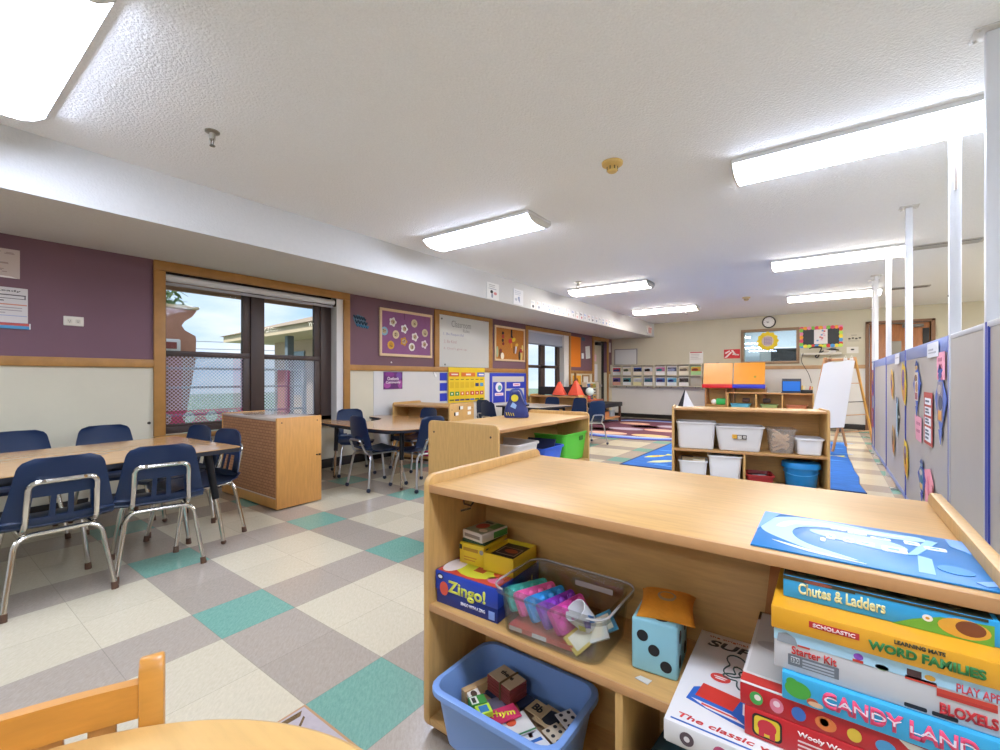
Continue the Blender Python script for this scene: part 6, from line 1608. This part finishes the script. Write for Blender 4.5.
art(t, [(rect(.001, .255, .001, .03), 0)]+[(ell(.01+.016*k, .012+.006*(k % 3), .007, .006), 1+k % 3) for k in range(15)], ['#2e3322', '#5a3a24', '#6a5a3a', '#3a5a2a'], topf(0, 0, .038))
# brown board leaning behind the pile
bm = NB(); prism(bm, [(-.125, 0), (-.03, 0), (-.03, .262), (-.098, .262)], 0, .008, 0, frame((0, 0, 0), (1, 0, 0), (0, 0, 1))); tag(obj('cardboard_sheet', bm, C('#a96a34', .7), None, 20, (0, 1.185, ZM+.045)), 'brown cardboard sheet standing behind the pile of game boxes', 'cardboard')
# dark teal bag in the lower right bay
bm = NB()
loops = []
for zz, f in ((.0, .8), (.02, .96), (.10, 1.0), (.17, .9), (.215, .6), (.225, .2)):
    loops.append([(p[0]*f+.008*math.sin(9*p[1]), p[1]*f, zz+.012*math.sin(p[0]*22)*f) for p in rrect(-.17, .17, -.12, .12, .06, 5)])
loft(bm, loops); tag(obj('cloth_bag', bm, mat('dark_teal_cloth', '#1d3c46', .8, var=.2, vscale=10), None, 70, (-.16, 1.045, .052)), 'dark teal cloth bag in the lower bay below the white drawing set', 'bag')

# --- blue picture book on top of the shelf
t = thing('picture_book', 'thin blue picture book lying on top of the foreground shelf', 'book', (-.118, .958, .7373), R(0))
bw_, bh_ = .338, .252
bm = NB(); box(bm, 0, bw_, 0, bh_, 0, .0035, 0, .0008); obj('cover', bm, mat('blue_gloss_cover', '#2478b6', .32, var=.06, vscale=7, spec=.3), t)
SW = lambda p: smooth_loop(p, 5)
art(t, [(SW([(.004, .14), (.015, .20), (.06, .238), (.13, .242), (.20, .225), (.26, .225), (.262, .20), (.20, .19), (.13, .195), (.075, .17), (.06, .12), (.085, .065), (.16, .02), (.10, .028), (.045, .065), (.012, .10)]), 0),
        (SW([(.03, .15), (.05, .20), (.11, .222), (.19, .212), (.24, .214), (.19, .198), (.12, .200), (.065, .185), (.045, .15)]), 1), (SW([(.09, .16), (.14, .175), (.21, .165), (.235, .13), (.20, .105), (.14, .12), (.10, .135)]), 0), (SW([(.03, .05), (.09, .018), (.17, .008), (.10, .026)]), 1), ([(.23, .10), (.245, .11), (.285, .21), (.27, .215)], 2), ([(.236, .02), (.256, .02), (.262, .10), (.245, .11)], 2), ([(.30, .245), (.336, .248), (.336, .15), (.30, .20)], 3), ([(.0, .1), (.0, .25), (.03, .25), (.02, .2)], 3), ([(.30, .02), (.336, .05), (.336, .03), (.31, .008)], 3), (ell(.285, .06, .022, .02), 4)],
    ['#a9cddb', '#dfe9ec', '#8fc0dc', '#6f9fd8', '#3a88c6'], topf(0, 0, .0035))
Mu = Matrix.Rotation(PI, 4, 'Z')
for k, (x, y, w, h) in enumerate(((.275, .165, .030, .018), (.245, .178, .022, .022), (.215, .118, .035, .03), (.175, .125, .026, .022), (.150, .128, .016, .026), (.122, .133, .014, .030), (.20, .175, .03, .012), (.165, .185, .03, .012), (.135, .195, .025, .012), (.10, .20, .022, .010), (.11, .105, .008, .02))):
    bm = NB(); ol = rrect(x-w/2, x+w/2, y-h/2, y+h/2, .004); prism(bm, ol, .0036, .0048); prism(bm, rrect(x-w/4, x+w/5, y-h/6, y+h/5, .001), .0048, .0050, 1)
    obj('white_letter', bm, [C('#eef1f2', .4), C('#6fa8cc', .4)], t, smooth=0)

# --- blue tub with word cards in the lower left bay
bx, by, bz = -.692, 1.010, .0515
BT = mat('cornflower_plastic', '#7fa3dc', .4, spec=.45)
t = thing('storage_tub', 'cornflower blue tub of word cards in the lower left bay', 'tub', (bx, by, bz), R(0))
obj('tub', bin_mesh(.375, .262, .155, .88, .004, .013, .045, rimh=.016), BT, t, 40)
def put_card(name, label, cat, x, y, z, w, d, h, rz, col, extra=None, cols=(), rx=0., ry=0.):
    bm = NB(); box(bm, -w/2, w/2, -d/2, d/2, 0, h, 0, min(.001, h*.2))
    if extra: extra(bm, h, h+.0005)
    o = obj(name, bm, [C(c, .6) for c in (col,)+tuple(cols)], None, 0, (bx+x, by+y, bz+z+(.046 if z > .03 else 0)), (R(rx), R(ry), R(rz)))
    return tag(o, label, cat)
t = thing('word_cards', 'banded stack of red edged word cards with the top word facing up', 'cards', (bx-.058, by+.045, bz+.090), R(-12))
bm = NB()
for k in range(5): box(bm, -.048+.001*(k % 2), .048+.001*(k % 2), -.034, .034, k*.009, k*.009+.0075, 0, .001)
obj('cards', bm, C('#8a3a34', .6), t)
bm = NB(); box(bm, -.045, .047, -.031, .031, .0435, .0462); obj('top_card', bm, C('#c9b494', .7), t, smooth=0)
lettering(t, 'there', C('#1f1a18', .6), T(-.002, .006, .0463), width=.05, height=.016, bold=.03)
bm = NB(); box(bm, .006, .012, -.036, .036, -.001, .0475); obj('band', bm, C('#6a5230', .7), t, smooth=0)
put_card('card_stack', 'dark navy card stack under the banded word cards', 'cards', -.048, .045, .012, .12, .085, .076, -12, '#25304e')
put_card('card_box', 'tan lidded box with blue side standing at left in the blue tub', 'box', -.125, .015, .012, .02, .13, .10, -18, '#c8a474', lambda bm, a, b: box(bm, .0101, .0106, -.055, .055, .015, .07, 1), ('#3a56a8',))
o = put_card('letter_card', 'tan letter card with black Bb', 'card', .055, .035, .050, .055, .05, .003, -8, '#bfa880'); lettering(o, 'Bb', C('#1d1a18'), T(0, .0, .0032), width=.030, height=.025, bold=.03)
put_card('shape_card', 'tan card with a big black circle in the blue tub', 'card', .098, .03, .046, .075, .07, .003, -8, '#bfa47c', lambda bm, a, b: prism(bm, ell(0, 0, .026), a, b, 1), ('#20242e',))
def dots(bm, a, b):
    for k in range(6): prism(bm, ell(-.012+.024*(k % 2), -.02+.02*(k//2), .0055, n=10), a, b, 1)
put_card('dot_card', 'white dotted card at the right end of the blue tub, upper one', 'card', .143, .045, .055, .05, .06, .003, 62, '#d8d4cc', dots, ('#232326',))
put_card('dot_card', 'white dotted card at the right end of the blue tub, lower one', 'card', .138, -.012, .050, .05, .06, .003, 70, '#c9b99e', dots, ('#232326',))
o = put_card('picture_card', 'red card with yellow rhyming word in the blue tub', 'card', -.005, -.045, .056, .05, .085, .004, -28, '#c8305a'); lettering(o, 'rhym', C('#e8dc3a'), frame((0, .0, .0042), (.25, 1, 0), (-1, .25, 0)), width=.065, height=.028, bold=.03)
put_card('picture_card', 'white card with green edge and orange spot in the blue tub', 'card', .035, -.05, .048, .07, .09, .004, -28, '#dcd8cf', lambda bm, a, b: (box(bm, .03, .035, -.045, .045, a, b, 2), prism(bm, ell(-.012, -.005, .014), a, b, 1), prism(bm, [(-.03, -.035), (-.025, -.037), (-.012, -.015), (-.016, -.013)], a, b, 3)), ('#dc5a34', '#3f7f4a', '#4a3a90'))
put_card('picture_card', 'white card with a blue letter and purple rule near the tub front', 'card', .10, -.065, .040, .10, .075, .004, -22, '#dcdbd8', lambda bm, a, b: (box(bm, -.05, .05, -.03, -.024, a, b, 1), box(bm, -.05, .05, -.022, -.018, a, b, 2), prism(bm, [(-.012, -.01), (-.004, -.012), (.002, .03), (-.008, .03)], a, b, 3), prism(bm, [(.0, -.01), (.035, .008), (.033, .014), (-.002, -.002)], a, b, 3)), ('#7a3a9a', '#c83a5a', '#2f6ab8'))
put_card('picture_card', 'brown divider card lying across the blue tub', 'card', .03, -.01, .040, .14, .012, .004, -35, '#8a5a3a')
put_card('game_piece', 'green boxy piece with white top at front left of the blue tub', 'toy', -.085, -.055, .045, .035, .045, .025, -32, '#3f8a3a', lambda bm, a, b: (box(bm, -.014, .014, -.02, .0, a, b, 1), box(bm, -.010, .010, -.016, -.006, b, b+.0005, 2)), ('#e2e0d4', '#2a2a24'))
put_card('game_piece', 'white oval piece with a brown middle at front left of the blue tub', 'toy', -.115, -.035, .050, .04, .035, .012, -32, '#dcd4c6', lambda bm, a, b: prism(bm, ell(0, 0, .013, .009), a, b, 1), ('#4a3426',))
put_card('game_piece', 'lime green piece with blue top near the front of the blue tub', 'toy', -.048, -.075, .045, .035, .04, .028, -32, '#b8d83a', lambda bm, a, b: box(bm, -.012, .012, -.012, .012, a, b, 1), ('#3a7ab0',))
put_card('game_piece', 'dark green piece behind the lime one in the blue tub', 'toy', -.13, -.06, .030, .04, .04, .030, -20, '#2f7a3a')
put_card('card_stack', 'layer of brown cards filling the bottom of the blue tub', 'cards', .01, -.01, .008, .27, .17, .072, 0, '#8d7050')
put_card('picture_card', 'grey purple card under the green pieces in the blue tub', 'card', -.045, -.02, .040, .08, .05, .003, -30, '#6a6272')
# ================================================================== light, sky, camera
w = bpy.data.worlds.new('sky'); SC.world = w; w.use_nodes = True
nt = w.node_tree; N = nt.nodes; bg = N['Background']
tc = N.new('ShaderNodeTexCoord'); sp = N.new('ShaderNodeSeparateXYZ'); nt.links.new(tc.outputs['Generated'], sp.inputs[0])
ns = N.new('ShaderNodeTexNoise'); ns.inputs['Scale'].default_value = 3.2; ns.inputs['Detail'].default_value = 6
mp = N.new('ShaderNodeMapping'); mp.inputs['Scale'].default_value = (1, 1, 3.5); nt.links.new(tc.outputs['Generated'], mp.inputs[0]); nt.links.new(mp.outputs[0], ns.inputs[0])
r = N.new('ShaderNodeValToRGB'); r.color_ramp.elements[0].position = .38; r.color_ramp.elements[1].position = .68
r.color_ramp.elements[0].color = lin('#a9cdf2'); r.color_ramp.elements[1].color = lin('#f4f7fb')
nt.links.new(ns.outputs['Fac'], r.inputs['Fac']); nt.links.new(r.outputs['Color'], bg.inputs['Color'])
bg.inputs['Strength'].default_value = SKY

def area(name, loc, rot, sx, sy, power, col=(1, 1, 1)):
    l = bpy.data.lights.new(name, 'AREA'); l.shape = 'RECTANGLE'; l.size = sx; l.size_y = sy; l.energy = power; l.color = col
    o = bpy.data.objects.new(name, l); COL.objects.link(o); o.location = loc; o.rotation_euler = rot
    return o
area('next_room_lamp', (-1.0, 13.0, 2.45), (0, 0, 0), 2.0, 1.2, 55, (.92, .97, 1))
s = bpy.data.lights.new('sun', 'SUN'); s.energy = 5.0; s.angle = R(3); s.color = (1, .95, .88)
so = bpy.data.objects.new('sun', s); COL.objects.link(so); so.rotation_euler = (R(38), R(-28), R(0))

cam = bpy.data.cameras.new('camera'); co = bpy.data.objects.new('camera', cam); COL.objects.link(co)
co.location = (0, 0, 1.0546); co.rotation_euler = (R(90), 0, math.atan(328/447))
cam.sensor_width = 36; cam.lens = 447/1000*36; cam.shift_y = .002; cam.clip_start = .02; cam.clip_end = 200
SC.camera = co
SC.view_settings.view_transform = 'Standard'; SC.view_settings.look = 'None'; SC.view_settings.gamma = 1; SC.view_settings.use_curve_mapping = False
SC.view_settings.exposure = EXPO
SC.cycles.max_bounces = 10; SC.cycles.diffuse_bounces = 6; SC.cycles.glossy_bounces = 4; SC.cycles.transparent_max_bounces = 24; SC.cycles.transmission_bounces = 6
SC.cycles.use_denoising = True; SC.cycles.sample_clamp_indirect = 6
